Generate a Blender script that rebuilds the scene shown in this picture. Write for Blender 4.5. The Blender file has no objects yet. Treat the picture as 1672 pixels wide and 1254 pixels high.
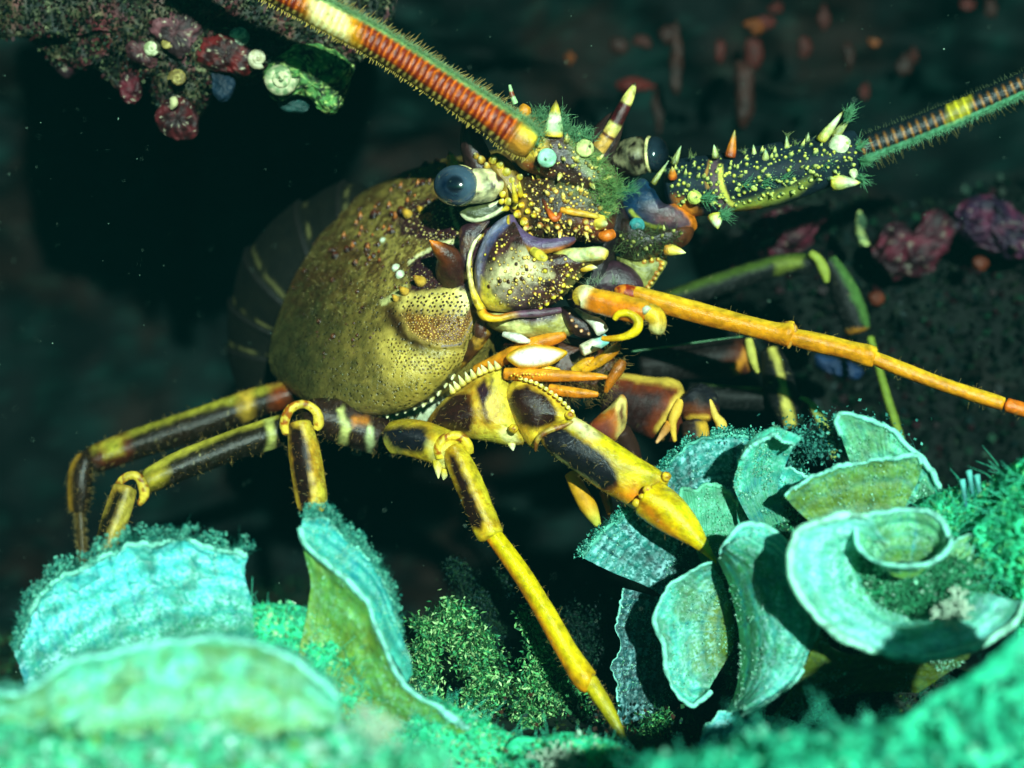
import bpy, math
import numpy as np
from mathutils import Vector
from mathutils.bvhtree import BVHTree
R = np.random.default_rng(7)
D0, S, CZ = 0.60, 0.00024, 0.16          # lobster distance (m), metres per photo pixel there, camera height
scene = bpy.context.scene
# ---------------------------------------------------------------- camera
cam_data = bpy.data.cameras.new('camera'); cam = bpy.data.objects.new('camera', cam_data)
scene.collection.objects.link(cam); scene.camera = cam
cam.location = (0, -D0, CZ); cam.rotation_euler = (math.radians(90), 0, 0)
cam_data.sensor_width = 36; cam_data.lens = 36*D0/(1672*S)
cam_data.clip_start = 0.01; cam_data.clip_end = 100
cam_data.dof.use_dof = True; cam_data.dof.focus_distance = 0.575; cam_data.dof.aperture_fstop = 4.5
# ---------------------------------------------------------------- world: daylight filtered green by the water
world = bpy.data.worlds.new('World'); scene.world = world; world.use_nodes = True
wn = world.node_tree.nodes; wl = world.node_tree.links; bg = wn['Background']
sky = wn.new('ShaderNodeTexSky'); sky.sky_type = 'NISHITA'; sky.sun_disc = False
SUN_DIR = Vector((0.20, -0.95, 0.22)).normalized()
sky.sun_elevation = math.asin(SUN_DIR.z); sky.sun_rotation = math.atan2(SUN_DIR.x, SUN_DIR.y)
mx = wn.new('ShaderNodeMix'); mx.data_type = 'RGBA'; mx.blend_type = 'MULTIPLY'; mx.inputs[0].default_value = 1
mx.inputs[7].default_value = (0.02, 0.24, 0.24, 1)
wl.new(sky.outputs[0], mx.inputs[6]); wl.new(mx.outputs[2], bg.inputs[0]); bg.inputs[1].default_value = 0.05
# ---------------------------------------------------------------- sun
sd = bpy.data.lights.new('sun', 'SUN'); sun = bpy.data.objects.new('sun', sd); scene.collection.objects.link(sun)
sd.energy = 5.0; sd.angle = math.radians(1.5); sd.color = (1.0, 0.90, 0.76)
sun.rotation_euler = (-SUN_DIR).to_track_quat('-Z', 'Y').to_euler(); sun.location = (1, -2, 1.5)
scene.view_settings.view_transform = 'Standard'; scene.view_settings.look = 'None'
scene.view_settings.exposure = 2.45; scene.view_settings.gamma = 1
scene.cycles.max_bounces = 6; scene.cycles.use_denoising = True

# ================================================================ helpers (points are authored as photo x, photo y, nearness)
def c(r, g, b):
    v = np.array([r, g, b], float)/255
    return np.where(v <= .04045, v/12.92, ((v+.055)/1.055)**2.4)
def W(P):
    P = np.asarray(P, float); d = D0 - P[:, 2]*S; k = S*d/D0
    return np.stack([(P[:, 0]-836)*k, d-D0, CZ+(627-P[:, 1])*k], 1)
def hash3(i, j, k):
    h = (i*374761393 + j*668265263 + k*2147483647) & 0xffffffff
    h = ((h ^ (h >> 13))*1274126177) & 0xffffffff
    return ((h ^ (h >> 16)) & 0xffff)/65535.0
def noise(P, scale=1.0, seed=0):
    Q = np.asarray(P, float)*scale + seed*17.3
    I = np.floor(Q).astype(np.int64); F = Q-I; F = F*F*(3-2*F); o = 0
    for a in (0, 1):
        for b in (0, 1):
            for d in (0, 1):
                w = (F[:, 0] if a else 1-F[:, 0])*(F[:, 1] if b else 1-F[:, 1])*(F[:, 2] if d else 1-F[:, 2])
                o = o + w*hash3(I[:, 0]+a, I[:, 1]+b, I[:, 2]+d)
    return o
def fbm(P, scale=1.0, seed=0, oc=4):
    o = 0; t = 0
    for k in range(oc):
        o = o + noise(P, scale*2**k, seed+k)*.5**k; t += .5**k
    return o/t
def spline(P, n):
    P = np.asarray(P, float)
    if len(P) == 2: t = np.linspace(0, 1, n)[:, None]; return P[0]*(1-t)+P[1]*t
    Q = np.vstack([2*P[0]-P[1], P, 2*P[-1]-P[-2]])
    L = np.concatenate([[0], np.cumsum(np.linalg.norm((P[1:]-P[:-1])[:, :3], axis=1)+1e-9)]); s = np.linspace(0, L[-1], n)
    i = np.clip(np.searchsorted(L, s, side='right')-1, 0, len(P)-2); t = ((s-L[i])/(L[i+1]-L[i]))[:, None]
    p0, p1, p2, p3 = Q[i], Q[i+1], Q[i+2], Q[i+3]
    return .5*((2*p1)+(-p0+p2)*t+(2*p0-5*p1+4*p2-p3)*t*t+(-p0+3*p1-3*p2+p3)*t**3)
def closed(P, n):
    P = np.asarray(P, float); Q = np.vstack([P[-1:], P, P[:2]])
    t = np.linspace(0, len(P), n, endpoint=False); i = t.astype(int); t = (t-i)[:, None]
    p0, p1, p2, p3 = Q[i], Q[i+1], Q[i+2], Q[i+3]
    return .5*((2*p1)+(-p0+p2)*t+(2*p0-5*p1+4*p2-p3)*t*t+(-p0+3*p1-3*p2+p3)*t**3)
def grid_faces(m, n, wrap=False, off=0):
    i = np.arange(m-1)[:, None]; j = np.arange(n if wrap else n-1)[None]; j2 = (j+1) % n
    return (np.stack([i*n+j, i*n+j2, (i+1)*n+j2, (i+1)*n+j], -1).reshape(-1, 4)+off)
def inside(poly, XY):
    poly = np.asarray(poly, float); x, y = XY[:, 0], XY[:, 1]; r = np.zeros(len(XY), bool); j = len(poly)-1
    for i in range(len(poly)):
        xi, yi = poly[i]; xj, yj = poly[j]
        k = ((yi > y) != (yj > y)) & (x < (xj-xi)*(y-yi)/(yj-yi+1e-12)+xi); r ^= k; j = i
    return r
def dist(line, XY, close=False):
    L = np.asarray(line, float)[:, :2]
    if close: L = np.vstack([L, L[:1]])
    best = np.full(len(XY), 1e9)
    for a, b in zip(L[:-1], L[1:]):
        ab = b-a; t = np.clip(((XY-a)@ab)/(ab@ab+1e-9), 0, 1)
        best = np.minimum(best, np.linalg.norm(XY-(a+t[:, None]*ab), axis=1))
    return best
def mask(poly, P, soft=3, nz=5, ns=.08, seed=0):
    XY = P[:, :2]; d = dist(poly, XY, True); d = np.where(inside(poly, XY), d, -d)
    d = d+(fbm(P, ns, seed, 3)-.5)*2*nz
    return np.clip(d/soft*.5+.5, 0, 1)[:, None]
def patch(C, P, poly, col, soft=3, nz=5, ns=.08, seed=0, a=1):
    m = mask(poly, P, soft, nz, ns, seed)*a; C[:] = C*(1-m)+np.asarray(col)*m
def stroke(C, P, line, w, col, soft=2, nz=2, a=1, z=None):
    d = dist(spline([(p[0], p[1], 0) for p in line], 24), P[:, :2])+(fbm(P, .12, 5, 2)-.5)*2*nz
    m = np.clip((w/2-d)/soft+.5, 0, 1)[:, None]*a; C[:] = C*(1-m)+np.asarray(col)*m
HAIRY = {'walking_leg': 260, 'merus': 200, 'propodus': 260, 'carpus': 220, 'dactyl': 120, 'antennule': 160, 'antennule_segment': 90, 'maxilliped': 90, 'maxilliped_segment': 120}
class M:
    def __init__(s): s.V = []; s.F4 = []; s.F3 = []; s.C = []; s.n = 0
    def add(s, V, F, C):
        V = np.asarray(V, float); C = np.asarray(C, float)
        if C.ndim == 1: C = np.tile(C, (len(V), 1))
        F = np.asarray(F, np.int64)
        (s.F4 if F.shape[1] == 4 else s.F3).append(F+s.n); s.V.append(V); s.C.append(C); s.n += len(V); return s
    def tri(s, F):     # more faces over the last block
        s.F3.append(np.asarray(F, np.int64)+s.n-len(s.V[-1]))
    def join(s, o):
        s.V += o.V; s.C += o.C; s.F4 += [f+s.n for f in o.F4]; s.F3 += [f+s.n for f in o.F3]; s.n += o.n; return s
    def verts(s): return np.vstack(s.V)
    def bvh(s):
        F = [tuple(f) for g in s.F4+s.F3 for f in g.tolist()]
        return BVHTree.FromPolygons(s.verts().tolist(), F)
    def build(s, name, mat, parent=None, smooth=True):
        P = np.vstack(s.V); V = W(P); C = np.vstack(s.C); me = bpy.data.meshes.new(name)
        F4 = np.vstack(s.F4) if s.F4 else np.zeros((0, 4), int); F3 = np.vstack(s.F3) if s.F3 else np.zeros((0, 3), int)
        F4 = F4[:, ::-1]; F3 = F3[:, ::-1]
        root = parent
        while root is not None and root.parent is not None: root = root.parent
        if root is not None: org = np.array(root.location)
        else: org = V.mean(0); org[2] = V[:, 2].min()
        pl = np.array(parent['_at']) if parent is not None and '_at' in parent else org
        V = V-(pl if parent is not None else org)
        me.vertices.add(len(V)); me.vertices.foreach_set('co', V.astype(np.float32).ravel())
        nl = F4.size+F3.size; me.loops.add(nl); me.polygons.add(len(F4)+len(F3))
        me.loops.foreach_set('vertex_index', np.concatenate([F4.ravel(), F3.ravel()]).astype(np.int32))
        st = np.concatenate([np.arange(len(F4))*4, len(F4)*4+np.arange(len(F3))*3]).astype(np.int32)
        me.polygons.foreach_set('loop_start', st); me.update(calc_edges=True); me.validate()
        me.polygons.foreach_set('use_smooth', np.full(len(me.polygons), smooth))
        at = me.attributes.new('Col', 'FLOAT_COLOR', 'POINT')
        at.data.foreach_set('color', np.hstack([np.clip(C, 0, 1), np.ones((len(C), 1))]).astype(np.float32).ravel())
        me.materials.append(mat); o = bpy.data.objects.new(name, me); scene.collection.objects.link(o)
        if parent is not None: o.parent = parent
        else: o.location = org
        if mat is MLEG and name in HAIRY and len(F4):
            rg = np.random.default_rng(len(P)); k = rg.integers(0, len(F4), HAIRY[name]); f = F4[k]; cc = P[f].mean(1); n = np.cross(P[f[:, 2]]-P[f[:, 0]], P[f[:, 3]]-P[f[:, 1]]); n /= np.linalg.norm(n, axis=1)[:, None]+1e-9
            if ((cc-P.mean(0))*n).sum() < 0: n = -n
            hairs(cc, n, 7, .35, c(150, 110, 40), .5, .3, c(220, 200, 120), rng=rg).build('bristles', MH, o)
        return o
def thing(name, label, cat, at, group=None):
    o = bpy.data.objects.new(name, None); scene.collection.objects.link(o)
    o.location = W([at])[0]; o.empty_display_size = .01
    o['label'] = label; o['category'] = cat
    if group: o['group'] = group
    return o
def tag(o, label, cat, group=None):
    o['label'] = label; o['category'] = cat
    if group: o['group'] = group
    return o
def kind(o, k): o['kind'] = k; return o
def empty_part(name, parent):
    o = bpy.data.objects.new(name, None); scene.collection.objects.link(o); o.parent = parent; return o
def lerp(a, b, t): t = np.asarray(t, float).reshape(-1, 1); return np.asarray(a)*(1-t)+np.asarray(b)*t
def step(a, b, x): t = np.clip((np.asarray(x)-a)/(b-a), 0, 1); return t*t*(3-2*t)

def tube(pts, rad, m=40, n=20, col=None, flat=1.0, disp=None, caps=True, ref=(0, 0, 1), cap=.32):
    """swept body; rad = list of radii (or pairs: across the picture, in depth); col(u, a, b, P)."""
    rad = np.asarray(rad, float)
    if rad.ndim == 1: rad = np.stack([rad, rad*flat], 1)
    X = spline(np.hstack([np.asarray(pts, float), rad]), m) if len(rad) == len(pts) else None
    P, r = X[:, :3], np.maximum(X[:, 3:5], .15)
    T = np.gradient(P, axis=0); T /= np.linalg.norm(T, axis=1)[:, None]+1e-9
    ref = np.asarray(ref, float); e1 = np.cross(T, ref); l = np.linalg.norm(e1, axis=1)
    for k in range(len(e1)):
        if l[k] < .12: e1[k] = e1[k-1] if k else np.cross(T[k], (0.01, 1, 0)); 
    e1 /= np.linalg.norm(e1, axis=1)[:, None]; e2 = -np.cross(T, e1)
    e2 *= np.where(e2[:, 2:3] < 0, -1, 1)
    th = np.linspace(0, 2*np.pi, n, endpoint=False); ca, sa = np.cos(th), np.sin(th)
    u = np.linspace(0, 1, m)
    rr = np.ones((m, n))
    if disp is not None:
        U, TH = np.meshgrid(u, th, indexing='ij'); rr = disp(U, np.cos(TH), np.sin(TH), P)
    elif caps and r.mean() > 12 and cap < .9:       # legs and stalks: slightly fluted and uneven
        U, TH = np.meshgrid(u, th, indexing='ij'); ph = P.sum() % 6.28
        rr = 1+.05*np.cos(4*TH+.8)+.03*np.sin(9*U+2*TH+ph)+.035*(noise(np.stack([U.ravel()*m/6, TH.ravel()*1.5, 0*U.ravel()+ph], 1)).reshape(U.shape)-.5)
    if caps:
        L = np.concatenate([[0], np.cumsum(np.linalg.norm(P[1:]-P[:-1], axis=1))])
        for end in (0, 1):
            d = L if end == 0 else L[-1]-L; R0 = max(r[0 if end == 0 else -1].mean(), .2)*cap
            f = np.sqrt(np.clip(1-(1-np.clip(d/R0, 0, 1))**2, 0.0, 1)); r = r*np.maximum(f, .02)[:, None]
    V = P[:, None]+e1[:, None]*(ca*rr)[..., None]*r[:, 0][:, None, None]+e2[:, None]*(sa*rr)[..., None]*r[:, 1][:, None, None]
    V = V.reshape(-1, 3)
    if callable(col): C = col(np.repeat(u, n), np.tile(ca, m), np.tile(sa, m), V)
    else: C = np.tile(np.asarray(col, float), (len(V), 1))
    o = M(); o.add(V, grid_faces(m, n, True), C)
    o.tri([(0, (k+1) % n, k) for k in range(n-0)][1:-1] if n > 3 else [(0, 2, 1)])
    b = (m-1)*n; o.tri([(b, b+k, b+(k+1) % n) for k in range(1, n-1)])
    return o
def blob(outline, z0, tf, tb=None, tilt=(0, 0), pw=.5, res=2.5, col=None, disp=None, cen=None):
    """a closed inflated body: the outline at nearness z0, swelling tf forward and tb backward."""
    O = closed([(p[0], p[1], 0) for p in outline], max(36, int(len(outline)*10)))[:, :2]
    cen = np.array(cen if cen is not None else O.mean(0), float); n = len(O)
    size = np.linalg.norm(O-cen, axis=1).mean(); m = max(8, int(size/res)); tb = tf if tb is None else tb
    def side(sg, th, m):
        q = np.sin(np.linspace(0, np.pi/2, m+1)[1:]); XY = cen+(O-cen)[None]*q[:, None, None]
        h = (1-q**2)**pw*th; Z = np.repeat(h[:, None], n, 1)*sg
        return np.concatenate([XY, Z[..., None]], 2).reshape(-1, 3)
    A = np.vstack([[[cen[0], cen[1], tf]], side(1, tf, m)]); mb = max(5, m//3)
    B = np.vstack([side(-1, tb, mb)[:-n], [[cen[0], cen[1], -tb]]])
    V = np.vstack([A, B]); V[:, 2] += z0+tilt[0]*(V[:, 0]-cen[0])/100+tilt[1]*(V[:, 1]-cen[1])/100
    if disp is not None: V = V+disp(V)
    C = col(V) if callable(col) else np.tile(np.asarray(col, float), (len(V), 1))
    o = M(); o.add(V, grid_faces(m, n, True, 1), C)
    o.tri([(0, 1+(k+1) % n, 1+k) for k in range(n)])
    a0 = 1+(m-1)*n; b0 = len(A)
    def q(r, k): return (a0 if r == 0 else b0+(mb-1-r)*n)+k % n
    o.F4.append(np.array([(q(r, k), q(r, k+1), q(r+1, k+1), q(r+1, k)) for r in range(mb-1) for k in range(n)])+o.n-len(V))
    last = len(V)-1; o.tri([(last, q(mb-1, k), q(mb-1, k+1)) for k in range(n)])
    return o
def sheet(curves, nu=80, nv=50, thick=3, col=None, disp=None, curl=None):
    """a thin bent blade lofted through curves (base first, rim last), with real thickness."""
    K = np.stack([spline(q, nu) for q in curves]); G = np.stack([spline(K[:, i], nv) for i in range(nu)], 1)
    V = G.reshape(-1, 3); U = np.tile(np.linspace(0, 1, nu), nv); Q = np.repeat(np.linspace(0, 1, nv), nu)
    if disp is not None: V = V+disp(U, Q, V)
    G = V.reshape(nv, nu, 3); N = np.cross(np.gradient(G, axis=0), np.gradient(G, axis=1)); N /= np.linalg.norm(N, axis=2)[..., None]+1e-9
    C = col(U, Q, V) if callable(col) else np.tile(np.asarray(col, float), (len(V), 1))
    A = (G+N*thick/2).reshape(-1, 3); B = (G-N*thick/2).reshape(-1, 3); o = M(); n = len(A)
    o.add(np.vstack([A, B]), grid_faces(nv, nu), np.vstack([C, C])); o.F4.append(grid_faces(nv, nu)[:, ::-1]+n)
    e = [(j, j+1) for j in range(nu-1)]+[((nv-1)*nu+j+1, (nv-1)*nu+j) for j in range(nu-1)]
    e += [((i+1)*nu, i*nu) for i in range(nv-1)]+[(i*nu+nu-1, (i+1)*nu+nu-1) for i in range(nv-1)]
    o.F4.append(np.array([(b, a, a+n, b+n) for a, b in e])); o.G = G; o.N = N
    return o
def frame(N):
    a = np.where(np.abs(N[:, 2:3]) < .8, [[0, 0, 1.]], [[1., 0, 0]]); e = np.cross(N, a); e /= np.linalg.norm(e, axis=1)[:, None]+1e-9
    return e, np.cross(N, e)
def knobs(P, N, r, h, c0, c1, n=7, rings=((1, 0), (.85, .45), (.5, .85)), tipat=.5):
    """small rounded warts at points P with normals N; c0 base colour, c1 tip colour."""
    P = np.asarray(P, float); k = len(P); o = M()
    if k == 0: return o
    N = N/(np.linalg.norm(N, axis=1)[:, None]+1e-9); e, f = frame(N)
    r = np.broadcast_to(r, (k,)).astype(float); h = np.broadcast_to(h, (k,)).astype(float)
    th = np.linspace(0, 2*np.pi, n, endpoint=False); V = []; C = []
    c0 = np.broadcast_to(c0, (k, 3)); c1 = np.broadcast_to(c1, (k, 3))
    for (q, z) in rings:
        ring = P[:, None]+(e[:, None]*np.cos(th)[None, :, None]+f[:, None]*np.sin(th)[None, :, None])*(r*q)[:, None, None]+N[:, None]*((z-.12)*h)[:, None, None]
        V.append(ring); C.append(np.repeat((c0 if z < tipat else c1)[:, None], n, 1))
    V.append((P+N*(h*.95)[:, None])[:, None]); C.append(c1[:, None])
    V = np.concatenate(V, 1); C = np.concatenate(C, 1); q = V.shape[1]; L = len(rings)
    f4 = grid_faces(L, n, True); base = np.arange(k)[:, None, None]*q
    o.add(V.reshape(-1, 3), (f4[None]+base).reshape(-1, 4), C.reshape(-1, 3))
    f3 = np.array([((L-1)*n+j, (L-1)*n+(j+1) % n, L*n) for j in range(n)]); o.F3.append((f3[None]+base).reshape(-1, 3))
    return o
def hairs(P, N, ln, w, col, spread=.5, bend=.0, tip=None, rng=R, segs=2):
    """fine bristles: thin three-sided tapering rods."""
    P = np.asarray(P, float); k = len(P); o = M()
    if k == 0: return o
    N = np.broadcast_to(N, (k, 3)).astype(float); D = N/(np.linalg.norm(N, axis=1)[:, None]+1e-9)+rng.normal(0, spread, (k, 3)); D /= np.linalg.norm(D, axis=1)[:, None]
    ln = np.broadcast_to(ln, (k,))*rng.uniform(.5, 1.2, k); B = rng.normal(0, 1, (k, 3))*bend; e, f = frame(D)
    col = np.broadcast_to(col, (k, 3)); tip = col if tip is None else np.broadcast_to(tip, (k, 3))
    V = []; C = []; th = np.array([0, 2.1, 4.2])
    for s in range(segs+1):
        t = s/segs; c_ = P+D*(ln*t)[:, None]+B*(ln*t*t)[:, None]; q = w*(1-.8*t)
        V.append(c_[:, None]+(e[:, None]*np.cos(th)[None, :, None]+f[:, None]*np.sin(th)[None, :, None])*q); C.append(np.repeat((col*(1-t)+tip*t)[:, None], 3, 1))
    V = np.concatenate(V, 1); C = np.concatenate(C, 1); q = V.shape[1]
    f4 = grid_faces(segs+1, 3, True); o.add(V.reshape(-1, 3), (f4[None]+np.arange(k)[:, None, None]*q).reshape(-1, 4), C.reshape(-1, 3))
    return o
def leaves(P, size, cols, rng=R, N=None, asp=.4):
    """many small bent leaf-like scales (two triangles folded along the middle)."""
    k = len(P); D = rng.normal(0, 1, (k, 3)); D /= np.linalg.norm(D, axis=1)[:, None]
    if N is not None: D = D*.7+N; D /= np.linalg.norm(D, axis=1)[:, None]
    e, f = frame(D); a = rng.uniform(0, 6.28, k)[:, None]; g = e*np.cos(a)+f*np.sin(a); h = np.cross(D, g)
    s = (np.broadcast_to(size, (k,))*rng.uniform(.5, 1.4, k))[:, None]
    V = np.stack([P, P+D*s*.55+g*s*asp, P+D*s*1.05+h*s*.15, P+D*s*.5-g*s*asp], 1)
    C = np.repeat(cols[:, None], 4, 1); o = M()
    o.add(V.reshape(-1, 3), (np.array([[0, 1, 2], [0, 2, 3]])[None]+np.arange(k)[:, None, None]*4).reshape(-1, 3), C.reshape(-1, 3)); return o
def onto(b, XY, z=900):
    """drop photo points onto a body: positions and outward normals."""
    P = []; N = []; K = []
    for i, (x, y) in enumerate(XY):
        h = b.ray_cast(Vector((x, y, z)), Vector((0, 0, -1)))
        if h[0] is None: continue
        n = h[1]; n = n if n.z > 0 else -n; P.append(tuple(h[0])); N.append(tuple(n)); K.append(i)
    return np.array(P).reshape(-1, 3), np.array(N).reshape(-1, 3), np.array(K, int)
def scatter(poly, gap, seed=0, jit=.45):
    rng = np.random.default_rng(seed); poly = np.asarray(poly, float); a, b = poly.min(0), poly.max(0)
    X, Y = np.meshgrid(np.arange(a[0], b[0], gap), np.arange(a[1], b[1], gap*.87)); X[1::2] += gap/2
    XY = np.stack([X.ravel(), Y.ravel()], 1); XY += rng.uniform(-jit, jit, XY.shape)*gap
    return XY[inside(poly, XY)]
def spine(base, tip, r, cols, m=14, n=10, curve=(0, 0, 0)):
    b, t = np.array(base, float), np.array(tip, float); md = (b+t)/2+np.array(curve); cols = np.asarray(cols)
    def cf(u, a, s, P):
        x = np.clip(u, 0, 1)*(len(cols)-1); i = np.clip(x.astype(int), 0, len(cols)-2); f = step(.15, .85, x-i)[:, None]
        return cols[i]*(1-f)+cols[i+1]*f
    return tube([b, (b+md)/2, md, (md*.45+t*.55), t], [r, r*.92, r*.68, r*.4, .3], m, n, cf, caps=False)

# ================================================================ materials
def mat(name, rough=.45, spec=.5, bump=.3, bscale=900, var=.25, vscale=260, sss=0, trans=0, dots=None, coat=0, sheen=0):
    m = bpy.data.materials.new(name); m.use_nodes = True; nt = m.node_tree; n = nt.nodes; l = nt.links
    b = n['Principled BSDF']; at = n.new('ShaderNodeAttribute'); at.attribute_name = 'Col'
    tc = n.new('ShaderNodeTexCoord'); nz = n.new('ShaderNodeTexNoise'); nz.inputs['Scale'].default_value = vscale; nz.inputs['Detail'].default_value = 5
    l.new(tc.outputs['Object'], nz.inputs['Vector'])
    mr = n.new('ShaderNodeMapRange'); mr.inputs['From Min'].default_value = .3; mr.inputs['From Max'].default_value = .7
    mr.inputs['To Min'].default_value = 1-var; mr.inputs['To Max'].default_value = 1+var*.6; l.new(nz.outputs['Fac'], mr.inputs['Value'])
    mu = n.new('ShaderNodeMix'); mu.data_type = 'RGBA'; mu.blend_type = 'MULTIPLY'; mu.inputs[0].default_value = 1
    l.new(at.outputs['Color'], mu.inputs[6]); l.new(mr.outputs['Result'], mu.inputs[7]); last = mu.outputs[2]
    nb = n.new('ShaderNodeTexNoise'); nb.inputs['Scale'].default_value = bscale; nb.inputs['Detail'].default_value = 6; nb.inputs['Roughness'].default_value = .65
    l.new(tc.outputs['Object'], nb.inputs['Vector']); hgt = nb.outputs['Fac']
    if dots:
        vo = n.new('ShaderNodeTexVoronoi'); vo.inputs['Scale'].default_value = dots[0]; l.new(tc.outputs['Object'], vo.inputs['Vector'])
        r2 = n.new('ShaderNodeMapRange'); r2.inputs['From Min'].default_value = dots[1]; r2.inputs['From Max'].default_value = dots[2]
        l.new(vo.outputs['Distance'], r2.inputs['Value']); r2.inputs['To Min'].default_value = dots[3]; r2.inputs['To Max'].default_value = 1
        m2 = n.new('ShaderNodeMix'); m2.data_type = 'RGBA'; m2.blend_type = 'MULTIPLY'; m2.inputs[0].default_value = 1
        l.new(last, m2.inputs[6]); l.new(r2.outputs['Result'], m2.inputs[7]); last = m2.outputs[2]
        ad = n.new('ShaderNodeMath'); ad.operation = 'ADD'; l.new(hgt, ad.inputs[0]); l.new(r2.outputs['Result'], ad.inputs[1]); hgt = ad.outputs[0]
    l.new(last, b.inputs['Base Color'])
    bp = n.new('ShaderNodeBump'); bp.inputs['Strength'].default_value = bump; bp.inputs['Distance'].default_value = .0006
    l.new(hgt, bp.inputs['Height']); l.new(bp.outputs['Normal'], b.inputs['Normal'])
    b.inputs['Roughness'].default_value = rough; b.inputs['Specular IOR Level'].default_value = spec
    b.inputs['Coat Weight'].default_value = coat; b.inputs['Coat Roughness'].default_value = .15
    if trans:
        ts = n.new('ShaderNodeBsdfTranslucent'); l.new(last, ts.inputs['Color']); ms = n.new('ShaderNodeMixShader'); ms.inputs[0].default_value = trans
        l.new(b.outputs[0], ms.inputs[1]); l.new(ts.outputs[0], ms.inputs[2]); l.new(ms.outputs[0], n['Material Output'].inputs['Surface'])
    return m
MS = mat('carapace_shell', .3, .6, .8, 700, .4, 240, dots=(560, .12, .36, .32))
MSM = mat('smooth_shell', .33, .6, .8, 650, .6, 330)
MLEG = mat('leg_shell', .24, .38, .7, 800, .45, 300)
MDK = mat('dark_shell', .6, .25, .6, 700, .3, 300)
MW = mat('wart', .3, .6, .4, 900, .4, 500)
MEYE = mat('cornea', .06, .9, .02, 300, .1, 200, coat=1)
MH = mat('bristle', .6, .3, 0, 300, .1, 200, trans=.3)
MALG = mat('algae_blade', .45, .4, .8, 700, .3, 260, trans=.22)
MTURF = mat('algae_turf', .6, .3, .3, 500, .3, 130, trans=.3)
MROCK = mat('rock', .8, .25, 1.0, 260, .5, 60)
MENC = mat('encrusting_growth', .55, .35, .9, 500, .45, 120)
# palette
OLIVE = c(150, 140, 78); CREAM = c(243, 232, 160); GOLD = c(232, 190, 60); DARK = c(44, 20, 16); PLUM = c(52, 26, 36); YEL = c(238, 208, 28)
ORG = c(226, 128, 18); BRN = c(110, 52, 16); RED = c(120, 26, 12); LAV = c(150, 140, 190); PALE = c(225, 235, 200); TEALG = c(110, 190, 130)
BLACKB = c(22, 20, 28); WHITE = c(250, 248, 225)
# ================================================================ LOBSTER
lob = thing('spiny_lobster', 'large brown and yellow spiny lobster with long banded antennae standing on the algae covered seabed', 'lobster', (700, 1000, 0))
# ---- carapace: rings from the rear rim to the front, each through top, near, bottom, far points
ringsT = [(612, 304, -300), (680, 272, -232), (745, 256, -165), (825, 248, -100), (905, 262, -50)]
ringsN = [(457, 505, -190), (528, 520, -70), (640, 505, 25), (722, 480, 62), (782, 450, 70)]
ringsB = [(505, 612, -190), (575, 655, -95), (650, 668, -30), (722, 645, 5), (790, 565, 25)]
ringsF = [(760, 450, -450), (830, 440, -380), (890, 420, -300), (940, 400, -240), (958, 390, -190)]
NU, NV = 230, 240
T_, N_, B_, F_ = [spline(q, NU) for q in (ringsT, ringsN, ringsB, ringsF)]
Cn = (T_+B_)/2
CARG = np.zeros((NU, NV, 3)); thv = np.linspace(0, 2*np.pi, NV, endpoint=False)
def sp(x, p): return np.sign(x)*np.abs(x)**p
for j, t in enumerate(np.concatenate([np.linspace(0, math.pi, 170, endpoint=False), np.linspace(math.pi, 2*math.pi, NV-170, endpoint=False)])):
    cc, ss = math.cos(t), math.sin(t); A = (T_-Cn) if cc > 0 else (B_-Cn); Bv = (N_-Cn) if ss > 0 else (F_-Cn)
    pe = 1.0 if (cc > 0 and ss > 0) else .86; CARG[:, j] = Cn+A*abs(cc)**pe+Bv*abs(ss)**(pe*.92)
P = CARG.reshape(-1, 3)
cheek = [(648, 500), (662, 480), (705, 474), (742, 470), (768, 496), (778, 530), (765, 560), (730, 568), (692, 560), (662, 540)]
mk = mask(cheek, P, 26, 0)[:, 0]; outw = (P-np.repeat(Cn, NV, 0)); outw /= np.linalg.norm(outw, axis=1)[:, None]
P = P+outw*(mk*9)[:, None]
grv = dist([(640, 540), (670, 562), (710, 576), (760, 572), (790, 545)], P[:, :2]); P = P-outw*(np.exp(-(grv/5)**2)*4*(P[:, 2] > -80))[:, None]
P = P+outw*((fbm(P, .03, 3, 3)-.5)*6+(fbm(P, .12, 4, 2)-.5)*2.2)[:, None]
n1 = fbm(P, .05, 1); n2 = fbm(P, .25, 2, 3)
C = lerp(c(104, 96, 46), c(160, 138, 66), n1*1.8-.4)
C = lerp(C, c(190, 170, 90), step(.5, .8, n2)*.5)
C = lerp(C, c(34, 44, 28), step(690, 465, P[:, 0]+(fbm(P, .02, 77)-.5)*120)*.88)          # light falloff towards the tail, painted into the shell colour
patch(C, P, [(590, 380), (650, 320), (760, 300), (790, 420), (780, 480), (660, 470), (600, 450)], c(182, 166, 90), 40, 14, a=.7)
C = lerp(C, c(74, 44, 22), step(.47, .6, fbm(P, .055, 14, 3))*step(540, 400, P[:, 1])*.8)
C = lerp(C, c(58, 34, 18), step(.52, .62, fbm(P, .15, 15, 3))*.75*step(600, 430, P[:, 1]))
patch(C, P, [(470, 400), (560, 330), (700, 262), (760, 255), (740, 290), (640, 340), (560, 420), (490, 440)], c(112, 96, 52), 30, 20, ns=.04, a=.3)
patch(C, P, [(510, 430), (600, 395), (650, 430), (600, 470), (530, 460)], c(84, 60, 30), 24, 18, a=.3)
patch(C, P, [(652, 345), (680, 325), (752, 322), (765, 345), (757, 392), (705, 398), (655, 388), (645, 365)], PLUM, 5, 6)
patch(C, P, [(668, 430), (700, 408), (758, 392), (775, 410), (776, 480), (700, 484), (668, 478)], PLUM, 4, 4)
patch(C, P, [(700, 290), (745, 262), (860, 255), (860, 340), (742, 345)], c(96, 70, 44), 10, 8, a=.7)
patch(C, P, [(736, 330), (800, 320), (860, 340), (820, 560), (795, 545), (772, 450)], PLUM, 5, 3)
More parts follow.
